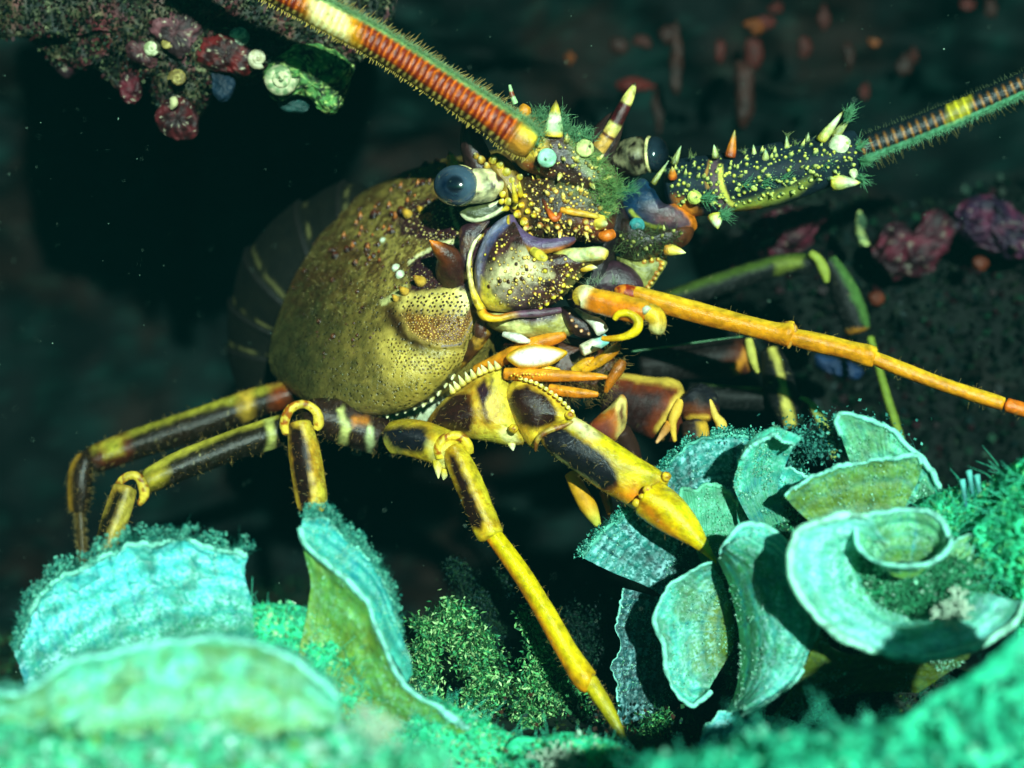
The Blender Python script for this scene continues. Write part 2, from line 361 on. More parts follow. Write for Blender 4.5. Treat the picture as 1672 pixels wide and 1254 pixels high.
patch(C, P, cheek, c(214, 196, 110), 4, 4)
patch(C, P, [(650, 512), (668, 502), (700, 512), (745, 508), (764, 520), (775, 535), (762, 560), (730, 567), (692, 560), (664, 542)], c(120, 78, 26), 12, 6)
patch(C, P, [(745, 473), (768, 478), (790, 520), (788, 556), (772, 556), (760, 520)], CREAM, 4, 3)
patch(C, P, [(618, 555), (640, 545), (700, 578), (775, 572), (770, 600), (735, 625), (690, 628), (640, 610)], c(214, 192, 96), 16, 6, a=.85)
patch(C, P, [(640, 610), (740, 590), (765, 600), (715, 650), (650, 655)], c(160, 140, 52), 16, 6, a=.6)
patch(C, P, [(622, 505), (642, 498), (664, 545), (700, 566), (690, 574), (650, 556)], DARK, 6, 6, a=.9)
stroke(C, P, [(722, 565), (745, 563), (760, 559)], 2.5, LAV*.7, 1.5, 1, a=.7)
stroke(C, P, [(625, 494), (645, 482), (662, 470)], 9, c(205, 205, 140), 2, 3)
stroke(C, P, [(668, 428), (682, 418), (697, 410), (722, 396), (750, 395)], 5, c(232, 232, 180), 1.5, 1.5)
stroke(C, P, [(736, 338), (741, 360), (753, 378), (756, 395), (751, 412)], 5, CREAM, 1.5, 1)
stroke(C, P, [(784, 384), (770, 400), (765, 425), (769, 460), (778, 495), (792, 520)], 9, c(245, 215, 90), 2, 1)
Cg = C.reshape(NU, NV, 3); jj = np.arange(NV); wv = (step(150, 154, jj)*step(166, 160, jj))[None, :, None]*step(226, 200, np.arange(NU))[:, None, None].reshape(NU, 1, 1); C = (Cg*(1-wv*.85)+np.array(c(30, 26, 20))*wv*.85).reshape(-1, 3)
C = np.clip(C*np.array([1.08, .99, .84]), 0, 1)
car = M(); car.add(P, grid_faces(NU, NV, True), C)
i0 = (NU-1)*NV; car.tri([(i0, i0+k, i0+k+1) for k in range(1, NV-1)]); car.tri([(0, k+1, k) for k in range(1, NV-1)])
CB = car.bvh()
def face_off(*ps): return [p for p in ps]
carK = M()
# warts all over the shell
XY = scatter([(470, 440), (540, 350), (690, 270), (760, 262), (790, 330), (770, 470), (640, 480), (600, 600), (520, 600)], 11, 1)
Q, N, K = onto(CB, XY); sel = R.random(len(Q)) < np.where(Q[:, 1] < 470, .75, .3); Q, N = Q[sel], N[sel]
sz = np.clip(R.gamma(2.6, .75, len(Q)), .9, 6); carK.join(knobs(Q, N, sz, sz*.9, c(52, 24, 14), c(96, 52, 26), 6))
for (x, y, r) in [(656, 345, 9), (612, 352, 10), (640, 350, 6), (640, 378, 6), (690, 300, 7), (668, 315, 6), (568, 408, 7), (578, 398, 6), (600, 402, 7), (548, 418, 8), (580, 430, 6), (545, 410, 6), (610, 418, 5), (695, 270, 7), (714, 266, 7), (662, 262, 5), (700, 330, 6), (618, 400, 5)]:
    Q, N, K = onto(CB, [(x, y)]); carK.join(knobs(Q, N+[[.25, -.4, 0]], r, r*1.2, c(38, 14, 10), c(86, 34, 14), 10))
XY = scatter([(655, 345), (680, 328), (748, 326), (752, 385), (705, 396), (660, 386)], 8.5, 2); Q, N, K = onto(CB, XY)
carK.join(knobs(Q, N, R.uniform(1.4, 3.2, len(Q)), 2, c(120, 92, 40), c(205, 185, 110), 7))
XY = scatter([(672, 432), (755, 402), (765, 470), (700, 476), (672, 470)], 15, 3); Q, N, K = onto(CB, XY)
carK.join(knobs(Q, N, R.uniform(.8, 1.8, len(Q)), 1.5, c(170, 140, 70), c(240, 225, 150), 6))
XY = scatter([(655, 490), (705, 478), (752, 478), (768, 520), (720, 520), (660, 512)], 8.4, 4, .25); Q, N, K = onto(CB, XY)
carK.join(knobs(Q, N, 2.3, .9, c(70, 44, 14), c(60, 36, 10), 8, ((1, .2), (.6, .5), (.3, .3))))
XY = scatter([(655, 512), (768, 518), (774, 540), (760, 558), (730, 565), (692, 557), (664, 540)], 5.2, 5, .3); Q, N, K = onto(CB, XY)
carK.join(knobs(Q, N, R.uniform(1.6, 2.4, len(Q)), 1.7, c(120, 70, 16), c(222, 178, 84), 6))
XY = scatter([(625, 548), (700, 580), (765, 575), (765, 598), (700, 615), (640, 590)], 7, 6, .2); Q, N, K = onto(CB, XY)
carK.join(knobs(Q, N, R.uniform(1.5, 2.3, len(Q)), .8, c(110, 84, 26), c(120, 92, 30), 6, ((1, .2), (.6, .5), (.3, .3))))
XY = scatter([(460, 480), (560, 430), (640, 500), (600, 560), (700, 620), (690, 655), (560, 640), (480, 580)], 7.5, 8, .4); Q, N, K = onto(CB, XY); sel = R.random(len(Q)) < .5
carK.join(knobs(Q[sel], N[sel], R.uniform(.6, 1.5, sel.sum()), .8, c(66, 60, 34), c(84, 70, 36), 5))
XY = scatter([(480, 430), (560, 330), (700, 262), (790, 262), (790, 420), (660, 500), (500, 520)], 5, 9); Q, N, K = onto(CB, XY); q_ = R.random(len(Q)) < .3
carK.join(knobs(Q[q_], N[q_], R.uniform(.5, 1.1, q_.sum()), .9, c(150, 130, 70), c(214, 196, 120), 5))
XY = scatter([(560, 350), (690, 268), (745, 268), (735, 330), (650, 350), (640, 440), (560, 440)], 23, 21); Q, N, K = onto(CB, XY); rr = R.uniform(3, 6.5, len(Q))
carK.join(knobs(Q, N+[.7, -.25, .1], rr, rr*2.3, c(64, 28, 14), c(196, 110, 40), 9, ((1, 0), (.75, .35), (.45, .65), (.2, .88)), .6))
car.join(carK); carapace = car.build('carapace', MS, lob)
# denticles along the lower rim
d = M(); GR = P.reshape(NU, NV, 3)
for i in range(12, 205, 9):
    p = GR[i, 160]; n = p-Cn[i]; n = n/np.linalg.norm(n)+[0, .5, .35]
    d.join(knobs([p-n*1.5], n[None], 4.5+R.random()*2, 7+R.random()*5, c(190, 180, 110), c(236, 230, 180), 7, ((1, 0), (.8, .35), (.4, .8))))
d.build('rim_teeth', MW, carapace)
# spines of the shell
def shell_spine(base, tip, r, cols, par=None, name='spine', curve=(0, 0, 0)):
    return spine(base, tip, r, cols, curve=curve).build(name, MSM, par or carapace)
sc = [c(58, 26, 20), c(52, 22, 20), c(84, 36, 14), c(226, 120, 20)]
q = onto(CB, [(742, 452)])[0][0]; shell_spine(q-[0, 0, 12], (701, 392, 112), 29, sc, curve=(10, -3, 6))
for (x, y, tx, ty, r, dz) in [(690, 462, 674, 450, 10, 26), (664, 478, 650, 468, 8, 20), (668, 352, 655, 340, 9, 22), (744, 282, 733, 246, 14, 20), (648, 490, 640, 480, 6, 10), (690, 345, 680, 336, 7, 16)]:
    q = onto(CB, [(x, y)])[0][0]; shell_spine(q-[0, 0, 4], (tx, ty, q[2]+dz), r, [c(70, 34, 20), c(205, 160, 60), c(238, 180, 60), c(110, 50, 14)])
for (x, y, r) in [(646, 437, 8), (653, 448, 9), (625, 392, 6)]:
    q, n, k = onto(CB, [(x, y)]); carK = knobs(q, n, r, r*.8, c(190, 200, 160), c(236, 240, 215), 10); carK.build('barnacle', MW, carapace)
# ---- eyes
def eye(stalk, rs, cen, rad, nrm, dim=1., thr=.5):
    def cf(u, a, s, P):
        C = np.tile(c(226, 216, 160), (len(P), 1)); m = step(thr, thr+.05, fbm(P, .07, 9, 3)); C = lerp(C, c(58, 34, 22), m)
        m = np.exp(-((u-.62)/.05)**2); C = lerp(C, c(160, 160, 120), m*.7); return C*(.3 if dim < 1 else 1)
    st = tube(stalk, rs, 40, 28, cf).build('eyestalk', MSM, lob)
    nrm = np.array(nrm, float); nrm /= np.linalg.norm(nrm); e = np.cross(nrm, (0, 1, 0)); e /= np.linalg.norm(e); f = np.cross(nrm, e)
    V = []; m, n = 26, 40
    for i in range(m):
        a = math.pi*(i+.02)/(m-.96)*.68; rr = math.sin(a); h = math.cos(a)
        for j in range(n): t = j/n*2*math.pi; V.append(np.array(cen)+(e*math.cos(t)*rad[0]+f*math.sin(t)*rad[1])*rr+nrm*h*rad[2])
    V = np.array(V); q = np.linalg.norm(V-(np.array(cen)+nrm*rad[2]), axis=1)
    Cc = lerp(c(18, 30, 50), c(84, 110, 130), step(10, 45, q)*.6+fbm(V, .08, 4, 3)*.5-.2)
    dd = dist([(cen[0]+nrm[0]*8, cen[1]-2)], V[:, :2]) if False else np.linalg.norm(V[:, :2]-np.array([cen[0]-2, cen[1]-2]), axis=1)
    Cc = lerp(Cc, c(14, 18, 30), step(17, 11, dd)*(nrm[2] > .4))
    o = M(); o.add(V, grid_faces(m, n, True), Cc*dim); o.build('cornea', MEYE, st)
    a = math.pi*.64; ring = [np.array(cen)+(e*math.cos(t)*rad[0]+f*math.sin(t)*rad[1])*math.sin(a)*1.0+nrm*math.cos(a)*rad[2] for t in np.linspace(0, 2*math.pi, 42)]
    tube(ring, [3.2]*42, 160, 8, c(236, 224, 150), caps=False).build('eye_rim', MSM, st)
eye([(838, 300, 60), (815, 296, 78), (790, 303, 90), (762, 305, 98), (750, 305, 100)], [17, 24, 27, 27, 24], (745, 303, 104), (38, 34, 34), (-.42, 0, .9))
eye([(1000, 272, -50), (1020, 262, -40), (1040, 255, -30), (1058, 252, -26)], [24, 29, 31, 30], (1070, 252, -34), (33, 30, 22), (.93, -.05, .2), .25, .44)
# ---- abdomen behind the carapace
def acol(u, a, s, P):
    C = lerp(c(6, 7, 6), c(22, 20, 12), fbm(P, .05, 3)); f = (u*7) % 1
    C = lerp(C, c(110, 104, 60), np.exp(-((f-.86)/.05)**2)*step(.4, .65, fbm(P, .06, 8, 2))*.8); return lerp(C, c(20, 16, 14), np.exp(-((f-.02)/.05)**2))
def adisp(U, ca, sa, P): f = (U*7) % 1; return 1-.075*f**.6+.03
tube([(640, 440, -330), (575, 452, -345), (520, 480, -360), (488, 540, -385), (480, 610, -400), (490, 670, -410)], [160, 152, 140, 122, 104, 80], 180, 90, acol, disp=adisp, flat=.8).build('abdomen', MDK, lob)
blob([(520, 640), (580, 655), (650, 668), (740, 650), (800, 600), (860, 600), (850, 670), (740, 700), (620, 690), (550, 675)], -90, 40, 60, (10, 0), col=lambda P: lerp(c(190, 205, 160), c(232, 232, 195), fbm(P, .04, 6))).build('underside_membrane', MSM, lob)

# ---- legs
def legpaint(base, patches, nz=4.5, extra=None):
    def f(P):
        C = lerp(base, base*np.array([.8, .55, .3]), step(.42, .75, fbm(P, .045, 12, 3))*.8); C = lerp(C, base*1.1+.03, step(.5, .75, fbm(P, .3, 13, 2))*.5); C = lerp(C, base*np.array([.5, .3, .2]), step(.6, .72, fbm(P, .22, 17, 3))*.55)
        for pt in patches:
            poly, col = pt[0], pt[1]; kw = pt[2] if len(pt) > 2 else {}
            if len(poly) == 0: continue
            if kw.get('rim') is not None: patch(C, P, poly, kw['rim'], 24, nz*1.5, a=.95)
            patch(C, P, poly, col, kw.get('soft', 4), kw.get('nz', nz), a=kw.get('a', 1))
        C = lerp(C, c(190, 180, 120), step(.9, .96, noise(P, .5, 19))*.35); C = lerp(C, C*.55, step(.5, .8, fbm(P, .035, 20, 3))*.5)
        return C
    return f
def tcol(f): return lambda u, a, s, P: f(P)
YL = c(236, 214, 60)
# front near leg (largest)
lg = blob([(697, 688), (722, 655), (752, 632), (778, 612), (812, 600), (832, 625), (842, 660), (850, 700), (862, 722), (834, 728), (800, 722), (765, 716), (730, 705), (705, 700)], 60, 46, 40, (18, 0),
    col=legpaint(c(238, 218, 70), [([(700, 690), (718, 662), (745, 642), (770, 640), (775, 672), (768, 705), (740, 706), (712, 700)], DARK, {'rim': c(170, 90, 14)}),
      ([(778, 632), (792, 620), (800, 640), (792, 660), (800, 690), (794, 690), (784, 660)], PLUM, {'rim': c(190, 110, 14)}), ([(802, 612), (808, 620), (800, 634)], PLUM),
      ([(850, 722), (838, 704), (822, 700), (812, 705), (830, 726)], c(250, 240, 180), {'a': .6})])).build('walking_leg', MLEG, lob)
for k, p in enumerate(spline([(738, 638, 80), (760, 622, 84), (782, 608, 88), (812, 598, 90)], 9)):
    spine(p+[2, 4, 0], p+[-4+R.normal(0, 1.5), -8-6*R.random(), 4], 6, [c(216, 180, 60), c(240, 230, 140), c(250, 246, 200)], 8, 7).build('spine', MLEG, lg)
for a, b in (((835, 722, 80), (838, 736, 90)), ((858, 712, 80), (868, 722, 90))): spine(a, b, 8, [c(236, 220, 90), c(250, 246, 200)], 8, 7).build('spine', MLEG, lg)
blob([(826, 640), (838, 622), (862, 618), (888, 630), (912, 648), (936, 672), (940, 684), (925, 692), (902, 700), (882, 716), (876, 734), (858, 722), (842, 690), (830, 662)], 92, 36, 34, (10, 0),
    col=legpaint(c(240, 216, 60), [([(826, 655), (838, 636), (860, 630), (886, 642), (904, 662), (912, 672), (908, 688), (886, 698), (868, 700), (846, 690), (832, 672)], DARK, {'rim': c(200, 120, 16)})])).build('merus', MLEG, lg)
k_ = M()
for p in spline([(850, 618, 110), (880, 628, 120), (912, 650, 124), (934, 672, 122)], 12): k_.join(knobs([p], np.array([[.3, -1, .6]]), 4.5, 4, c(240, 220, 90), c(250, 244, 170), 8))
k_.build('knob_row', MLEG, lg)
blob([(882, 716), (890, 702), (915, 690), (935, 680), (960, 692), (1000, 718), (1045, 748), (1078, 768), (1092, 784), (1082, 800), (1062, 818), (1040, 832), (1012, 818), (975, 796), (930, 764), (895, 738)], 118, 32, 32, (14, 0),
    col=legpaint(c(226, 205, 18), [([(882, 712), (905, 696), (930, 704), (960, 725), (992, 750), (1008, 772), (1010, 795), (990, 806), (960, 792), (920, 764), (892, 738)], BLACKB, {'rim': c(150, 90, 10), 'nz': 4}),
      ([(935, 682), (955, 690), (975, 712), (960, 712), (935, 695)], c(246, 240, 190), {'soft': 10}), ([(1000, 808), (1030, 790), (1060, 800), (1050, 830), (1020, 824)], c(220, 120, 12), {'soft': 16}),
      ([(892, 738), (930, 764), (975, 796), (960, 800), (900, 752)], c(214, 214, 130), {'soft': 6})])).build('propodus', MLEG, lg)
tube([(1052, 808, 140), (1085, 832, 150), (1120, 862, 162), (1148, 892, 172), (1170, 920, 180)], [33, 33, 23, 11, 1.5], 60, 32,
     tcol(legpaint(c(236, 222, 6), [([(1040, 812), (1060, 822), (1100, 862), (1140, 900), (1110, 890), (1050, 842)], c(206, 100, 10), {'soft': 14}), ([(1060, 790), (1085, 795), (1080, 820), (1062, 810)], c(240, 190, 10), {'soft': 12})]))).build('dactyl', MLEG, lg)
jt = M()
for (x, y, z, r) in [(1058, 800, 168, 9), (1088, 778, 150, 8), (1040, 822, 160, 8), (1050, 812, 170, 6), (930, 678, 128, 7), (838, 700, 120, 8)]: tube([(x-6, y-4, z-4), (x, y, z-2), (x+6, y+4, z-4)], [r*.7, r, r*.7], 12, 12, lambda u, a, s, P: lerp(c(226, 186, 40), c(150, 80, 16), step(.5, .7, fbm(P, .2)))).build('joint_knob', MLEG, lg)
tube([(874, 738, 118), (878, 718, 128), (894, 704, 132), (918, 696, 130), (936, 688, 124)], [2, 4.5, 5, 4, 2], 40, 12, lambda u, a, s, P: lerp(c(214, 180, 70), c(120, 70, 24), step(.4, .7, fbm(P, .08)))).build('joint_membrane', MSM, lg)
# second near leg
lg = tube([(636, 715, 40), (665, 714, 60), (700, 722, 72), (735, 738, 80), (752, 752, 82)], [27, 29, 30, 32, 25], 60, 36,
     tcol(legpaint(c(226, 196, 40), [([(624, 700), (650, 694), (692, 698), (700, 715), (692, 738), (650, 738), (622, 722)], BLACKB, {'rim': c(120, 90, 30)}), ([(630, 720), (640, 735), (664, 742), (630, 742)], c(190, 180, 70), {'soft': 8}),
       ([(700, 726), (722, 736), (740, 765), (716, 770)], c(236, 226, 130), {'soft': 10})]))).build('walking_leg', MLEG, lob)
for a, b in (((714, 752, 92), (716, 782, 96)), ((728, 768, 92), (724, 784, 96)), ((764, 738, 96), (764, 718, 90))): spine(a, b, 9, [c(226, 196, 50), c(246, 236, 160)], 8, 8).build('spine', MLEG, lg)
tube([(720, 750, 100), (716, 730, 104), (730, 714, 106), (750, 712, 106), (764, 726, 104), (768, 742, 100)], [8, 9, 8, 8, 8, 6], 50, 14, lambda u, a, s, P: lerp(c(238, 205, 50), c(150, 76, 14), step(.5, .7, fbm(P, .1)))).build('joint_ring', MLEG, lg)
tube([(738, 728, 100), (752, 760, 108), (772, 805, 116), (790, 850, 122), (804, 880, 127)], [18, 21, 23, 23, 20], 90, 36,
     tcol(legpaint(c(222, 202, 40), [([(730, 738), (744, 744), (758, 775), (772, 810), (788, 848), (786, 866), (765, 862), (748, 800), (732, 755)], c(38, 18, 14), {'rim': c(190, 110, 10)})]))).build('carpus', MLEG, lg)
tube([(800, 866, 124), (850, 935, 150), (890, 1000, 176), (925, 1062, 198), (955, 1108, 214), (966, 1116, 216)], [13, 16, 16.5, 17, 20, 16], 110, 30,
     lambda u, a, s, P: lerp(lerp(c(232, 205, 10), c(200, 110, 10), step(-.2, -1, a)), c(222, 150, 14), step(.8, 1, u)*.6)).build('propodus', MLEG, lg)
tube([(960, 1108, 215), (990, 1155, 232), (1010, 1190, 244), (1022, 1212, 252)], [14, 12, 8, 3], 50, 24, lambda u, a, s, P: lerp(c(214, 190, 20), c(120, 130, 20), u)).build('dactyl', MLEG, lg)
# third near leg
lg = tube([(640, 720, -30), (600, 705, -20), (560, 690, -10), (520, 680, 0), (495, 680, 14)], [26, 34, 34, 30, 24], 60, 32,
     tcol(legpaint(c(44, 26, 18), [([(560, 665), (572, 700), (562, 736), (552, 736), (558, 700), (550, 668)], c(190, 190, 110), {'soft': 3}), ([(602, 690), (612, 712), (606, 742), (598, 740), (600, 712)], c(190, 200, 140), {'soft': 3}), ([(575, 682), (600, 680), (604, 692), (578, 694)], c(200, 120, 40))]))).build('walking_leg', MLEG, lob)
tube([(468, 710, 30), (464, 692, 34), (474, 668, 38), (496, 660, 38), (516, 672, 36), (520, 692, 32), (514, 702, 30)], [6, 8, 8, 7, 8, 9, 5], 60, 14, lambda u, a, s, P: lerp(c(240, 205, 70), c(170, 90, 20), step(.5, .65, fbm(P, .12)))).build('joint_ring', MLEG, lg)
tube([(488, 686, 26), (494, 720, 30), (502, 770, 36), (508, 815, 40), (506, 838, 42)], [18, 23, 27, 25, 18], 80, 34,
     tcol(legpaint(c(214, 196, 60), [([(470, 690), (494, 704), (504, 740), (506, 780), (508, 838), (490, 835), (478, 780)], c(36, 18, 14), {'rim': c(190, 100, 20)})]))).build('carpus', MLEG, lg)
# fourth near leg
lg = tube([(520, 690, -60), (470, 700, -50), (430, 712, -40), (380, 728, -30), (300, 758, -10), (250, 782, 0), (232, 790, 4)], [20, 24, 25, 25, 23, 20, 16], 110, 32,
     tcol(legpaint(c(34, 26, 14), [([(455, 680), (450, 676), (380, 694), (300, 727), (235, 762), (236, 775), (300, 742), (380, 706), (440, 690)], c(190, 176, 60), {'soft': 4, 'nz': 3}), ([(430, 684), (448, 680), (446, 740), (428, 748), (440, 720)], c(190, 190, 100)),
       ([(238, 778), (262, 764), (276, 768), (270, 786), (244, 800)], c(170, 150, 40), {'soft': 8})]))).build('walking_leg', MLEG, lob)
tube([(188, 802, 10), (198, 785, 14), (214, 776, 16), (228, 782, 16), (236, 806, 14), (226, 826, 12)], [4, 7, 7, 8, 9, 4], 50, 14, lambda u, a, s, P: lerp(c(210, 180, 60), c(140, 76, 20), step(.5, .65, fbm(P, .12)))).build('joint_ring', MLEG, lg)
tube([(206, 792, 12), (194, 830, 18), (180, 870, 26), (168, 905, 32), (158, 935, 36)], [20, 21, 20, 17, 14], 70, 26, tcol(legpaint(c(196, 178, 70), [([(190, 800), (200, 806), (184, 850), (164, 900), (150, 930), (146, 900), (170, 840)], c(30, 22, 12), {'rim': c(120, 80, 20)})]))).build('carpus', MLEG, lg)
# fifth near leg
lg = tube([(520, 625, -150), (470, 642, -150), (410, 660, -150), (330, 690, -150), (230, 722, -150), (160, 748, -150), (142, 758, -150)], [20, 23, 24, 25, 25, 23, 18], 110, 32,
     tcol(legpaint(c(38, 26, 14), [([(150, 728), (230, 695), (330, 658), (410, 636), (480, 618), (480, 628), (410, 650), (330, 672), (230, 706), (152, 742)], c(150, 140, 44), {'soft': 4}), ([(168, 720), (196, 716), (200, 738), (172, 748)], c(170, 160, 50), {'rim': c(130, 50, 16), 'soft': 8}), ([(385, 640), (412, 632), (415, 690), (398, 690)], c(190, 150, 50), {'soft': 8}), ([(440, 630), (470, 622), (468, 676), (448, 680)], c(120, 50, 16), {'soft': 10})]))).build('walking_leg', MLEG, lob)
tube([(142, 742, -150), (132, 770, -150), (130, 800, -150), (128, 838, -150)], [13, 19, 20, 14], 50, 24, lambda u, a, s, P: lerp(c(40, 26, 16), c(150, 110, 30), step(.55, .9, -a))).build('carpus', MLEG, lg)
tube([(130, 832, -150), (132, 870, -148), (136, 920, -146)], [8, 7, 5], 30, 14, c(70, 54, 24)).build('propodus', MLEG, lg)
knobs([(474, 612, -150)], np.array([[-.4, -.3, 1]]), 15, 12, c(200, 200, 150), c(232, 232, 190), 12).build('coxa_plate', MLEG, lg)
# ---- far side legs
lg = tube([(985, 640, -60), (1030, 655, -60), (1080, 668, -60), (1120, 670, -58)], [32, 44, 50, 44], 60, 36,
     tcol(legpaint(c(46, 18, 18), [([(1000, 606), (1060, 612), (1122, 614), (1136, 626), (1126, 650), (1110, 668), (1096, 690), (1078, 722), (1070, 700), (1100, 650), (1112, 634), (1060, 624), (1000, 616)], c(226, 186, 70), {'rim': c(170, 70, 14), 'soft': 4})]))).build('walking_leg', MDK, lob)
tube([(1120, 640, -30), (1140, 664, -28), (1142, 690, -26)], [26, 34, 24], 40, 30, tcol(legpaint(BLACKB, [([(1110, 690), (1130, 676), (1160, 680), (1165, 720), (1150, 720), (1146, 694), (1124, 692), (1110, 712)], c(230, 180, 60), {'rim': c(170, 80, 14)})]))).build('carpus', MDK, lg)
o_ = tube([(1140, 642, -12), (1158, 656, -8), (1168, 678, -6), (1178, 694, -6), (1176, 712, -8)], [4, 5, 6, 9, 5], 50, 14, c(230, 190, 80)); o_.join(tube([(1112, 652, -12), (1104, 672, -6), (1098, 690, -4), (1102, 722, -8)], [6, 9, 7, 3], 40, 14, c(230, 180, 60)))
o_.join(tube([(1096, 690, -6), (1084, 706, -10), (1071, 724, -14)], [9, 6, 2], 30, 12, lambda u, a, s, P: lerp(c(220, 140, 30), c(240, 180, 120), u))); o_.build('joint_ring', MDK, lg)
tube([(1132, 684, -20), (1136, 710, -16), (1138, 760, -10)], [18, 22, 18], 40, 24, tcol(legpaint(c(40, 20, 16), [([(1140, 690), (1160, 690), (1160, 760), (1146, 760)], c(220, 170, 50))]))).build('propodus', MDK, lg)
lg = blob([(958, 700), (975, 680), (996, 662), (1014, 644), (1024, 655), (1023, 690), (1012, 715), (996, 722), (975, 718)], 20, 26, 30, (10, 0), col=legpaint(c(150, 62, 22), [([(985, 672), (1012, 644), (1024, 655), (1022, 700), (1008, 716), (1010, 680), (1004, 664)], c(240, 214, 120), {'rim': c(230, 140, 20)}), ([(1010, 672), (1016, 660), (1020, 690), (1014, 702)], c(80, 30, 12)), ([(970, 700), (990, 690), (1004, 700), (996, 718), (978, 716)], c(110, 52, 44), {'soft': 10})])).build('walking_leg', MDK, lob)
tube([(1010, 700, 20), (1030, 740, 0), (1040, 780, -10)], [18, 16, 10], 30, 18, c(50, 26, 18)).build('carpus', MDK, lg)
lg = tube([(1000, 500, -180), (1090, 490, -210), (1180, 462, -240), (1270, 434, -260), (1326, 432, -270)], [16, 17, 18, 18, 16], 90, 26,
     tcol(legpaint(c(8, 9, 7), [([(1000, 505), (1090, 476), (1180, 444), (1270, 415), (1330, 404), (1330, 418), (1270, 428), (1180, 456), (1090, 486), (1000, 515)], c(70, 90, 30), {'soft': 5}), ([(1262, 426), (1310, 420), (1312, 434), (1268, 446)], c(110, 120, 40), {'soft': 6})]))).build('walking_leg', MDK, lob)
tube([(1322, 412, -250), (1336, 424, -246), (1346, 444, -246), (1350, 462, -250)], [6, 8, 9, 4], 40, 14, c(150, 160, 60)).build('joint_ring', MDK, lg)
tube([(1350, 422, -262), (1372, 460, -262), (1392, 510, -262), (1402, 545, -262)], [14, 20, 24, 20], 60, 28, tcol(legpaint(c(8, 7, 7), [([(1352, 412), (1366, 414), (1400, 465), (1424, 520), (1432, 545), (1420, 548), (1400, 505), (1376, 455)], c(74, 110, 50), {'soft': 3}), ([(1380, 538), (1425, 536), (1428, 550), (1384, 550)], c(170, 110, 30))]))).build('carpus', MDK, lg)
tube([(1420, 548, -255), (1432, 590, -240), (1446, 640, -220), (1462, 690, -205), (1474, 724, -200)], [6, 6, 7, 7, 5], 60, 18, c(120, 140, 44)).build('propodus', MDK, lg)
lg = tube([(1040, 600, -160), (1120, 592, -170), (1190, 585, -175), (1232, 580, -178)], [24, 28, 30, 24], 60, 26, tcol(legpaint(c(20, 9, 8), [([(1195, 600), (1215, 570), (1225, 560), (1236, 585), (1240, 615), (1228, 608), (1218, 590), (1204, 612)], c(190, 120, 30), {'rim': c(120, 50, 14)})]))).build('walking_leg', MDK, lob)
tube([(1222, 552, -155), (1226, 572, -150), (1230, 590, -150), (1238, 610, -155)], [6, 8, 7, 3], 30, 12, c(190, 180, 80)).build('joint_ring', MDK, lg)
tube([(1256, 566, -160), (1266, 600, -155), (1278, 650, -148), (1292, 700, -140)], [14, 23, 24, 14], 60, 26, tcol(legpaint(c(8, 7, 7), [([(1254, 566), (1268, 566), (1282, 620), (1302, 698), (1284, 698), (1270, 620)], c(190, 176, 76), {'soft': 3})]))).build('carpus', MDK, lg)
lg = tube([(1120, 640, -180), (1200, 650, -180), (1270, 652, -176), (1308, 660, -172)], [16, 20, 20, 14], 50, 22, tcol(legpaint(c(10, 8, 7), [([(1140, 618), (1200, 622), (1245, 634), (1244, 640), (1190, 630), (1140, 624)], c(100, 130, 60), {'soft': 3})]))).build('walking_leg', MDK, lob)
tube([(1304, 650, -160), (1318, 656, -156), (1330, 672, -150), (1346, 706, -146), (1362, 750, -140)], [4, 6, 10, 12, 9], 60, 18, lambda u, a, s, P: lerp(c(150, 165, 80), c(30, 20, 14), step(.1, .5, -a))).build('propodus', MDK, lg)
lg = tube([(930, 770, 40), (945, 800, 46), (962, 830, 52), (978, 860, 56)], [10, 13, 14, 5], 40, 20, lambda u, a, s, P: lerp(c(210, 150, 24), c(190, 190, 70), step(.6, 1, u))).build('walking_leg', MDK, lob)
tube([(985, 800, 30), (992, 820, 32), (998, 845, 34)], [8, 8, 4], 30, 16, c(160, 100, 20)).build('dactyl', MDK, lg)

Q, N, K = onto(CB, scatter([(600, 330), (700, 258), (790, 250), (790, 330), (700, 380), (600, 420)], 6, 10, .9)); q_ = R.random(len(Q)) < .35
hairs(Q[q_], N[q_]+[.2, -.5, 0], 8, .45, c(110, 90, 40), .5, .2, c(190, 170, 100)).build('bristles', MH, carapace)
# ---- face: basal segment of the near antenna
def granule(body, poly, gap, r, h, c0, c1, seed, jit=.45, keep=1., n=7):
    Q, N, K = onto(body, scatter(poly, gap, seed, jit)); rg = np.random.default_rng(seed); k = rg.random(len(Q)) < keep; Q, N = Q[k], N[k]
    rr = r*rg.uniform(.6, 1.35, len(Q)); return knobs(Q, N, rr, rr*h, c0, c1, n)
def at(body, pts, r, h, c0, c1, n=10, tilt=(0, 0, 0)):
    Q, N, K = onto(body, [p[:2] for p in pts]); rr = np.array([pts[k][2] if len(pts[k]) > 2 else r for k in K])
    return knobs(Q, N+np.array(tilt), rr, rr*h, c0, c1, n)
def cones(body, poly, gap, r, h, c0, c1, seed, tilt=(.25, -.1, 0), keep=1.):
    Q, N, K = onto(body, scatter(poly, gap, seed, .8)); rg = np.random.default_rng(seed); k = rg.random(len(Q)) < keep; Q, N = Q[k], N[k]; rr = r*rg.uniform(.5, 1.5, len(Q))
    return knobs(Q-N, N+np.array(tilt)+rg.normal(0, .18, N.shape), rr, rr*h*rg.uniform(.6, 1.4, len(Q)), c0, c1, 7, ((1, 0), (.78, .3), (.5, .6), (.22, .85)), .45)
GB, GT = c(104, 56, 18), c(246, 210, 100)
YB, YT = c(214, 160, 20), c(250, 226, 60)
outA = [(834, 350), (806, 366), (786, 396), (775, 436), (779, 478), (792, 504), (840, 510), (882, 506), (916, 488), (940, 462), (962, 442), (985, 428), (984, 408), (955, 404), (900, 412), (868, 408), (846, 396), (836, 378)]
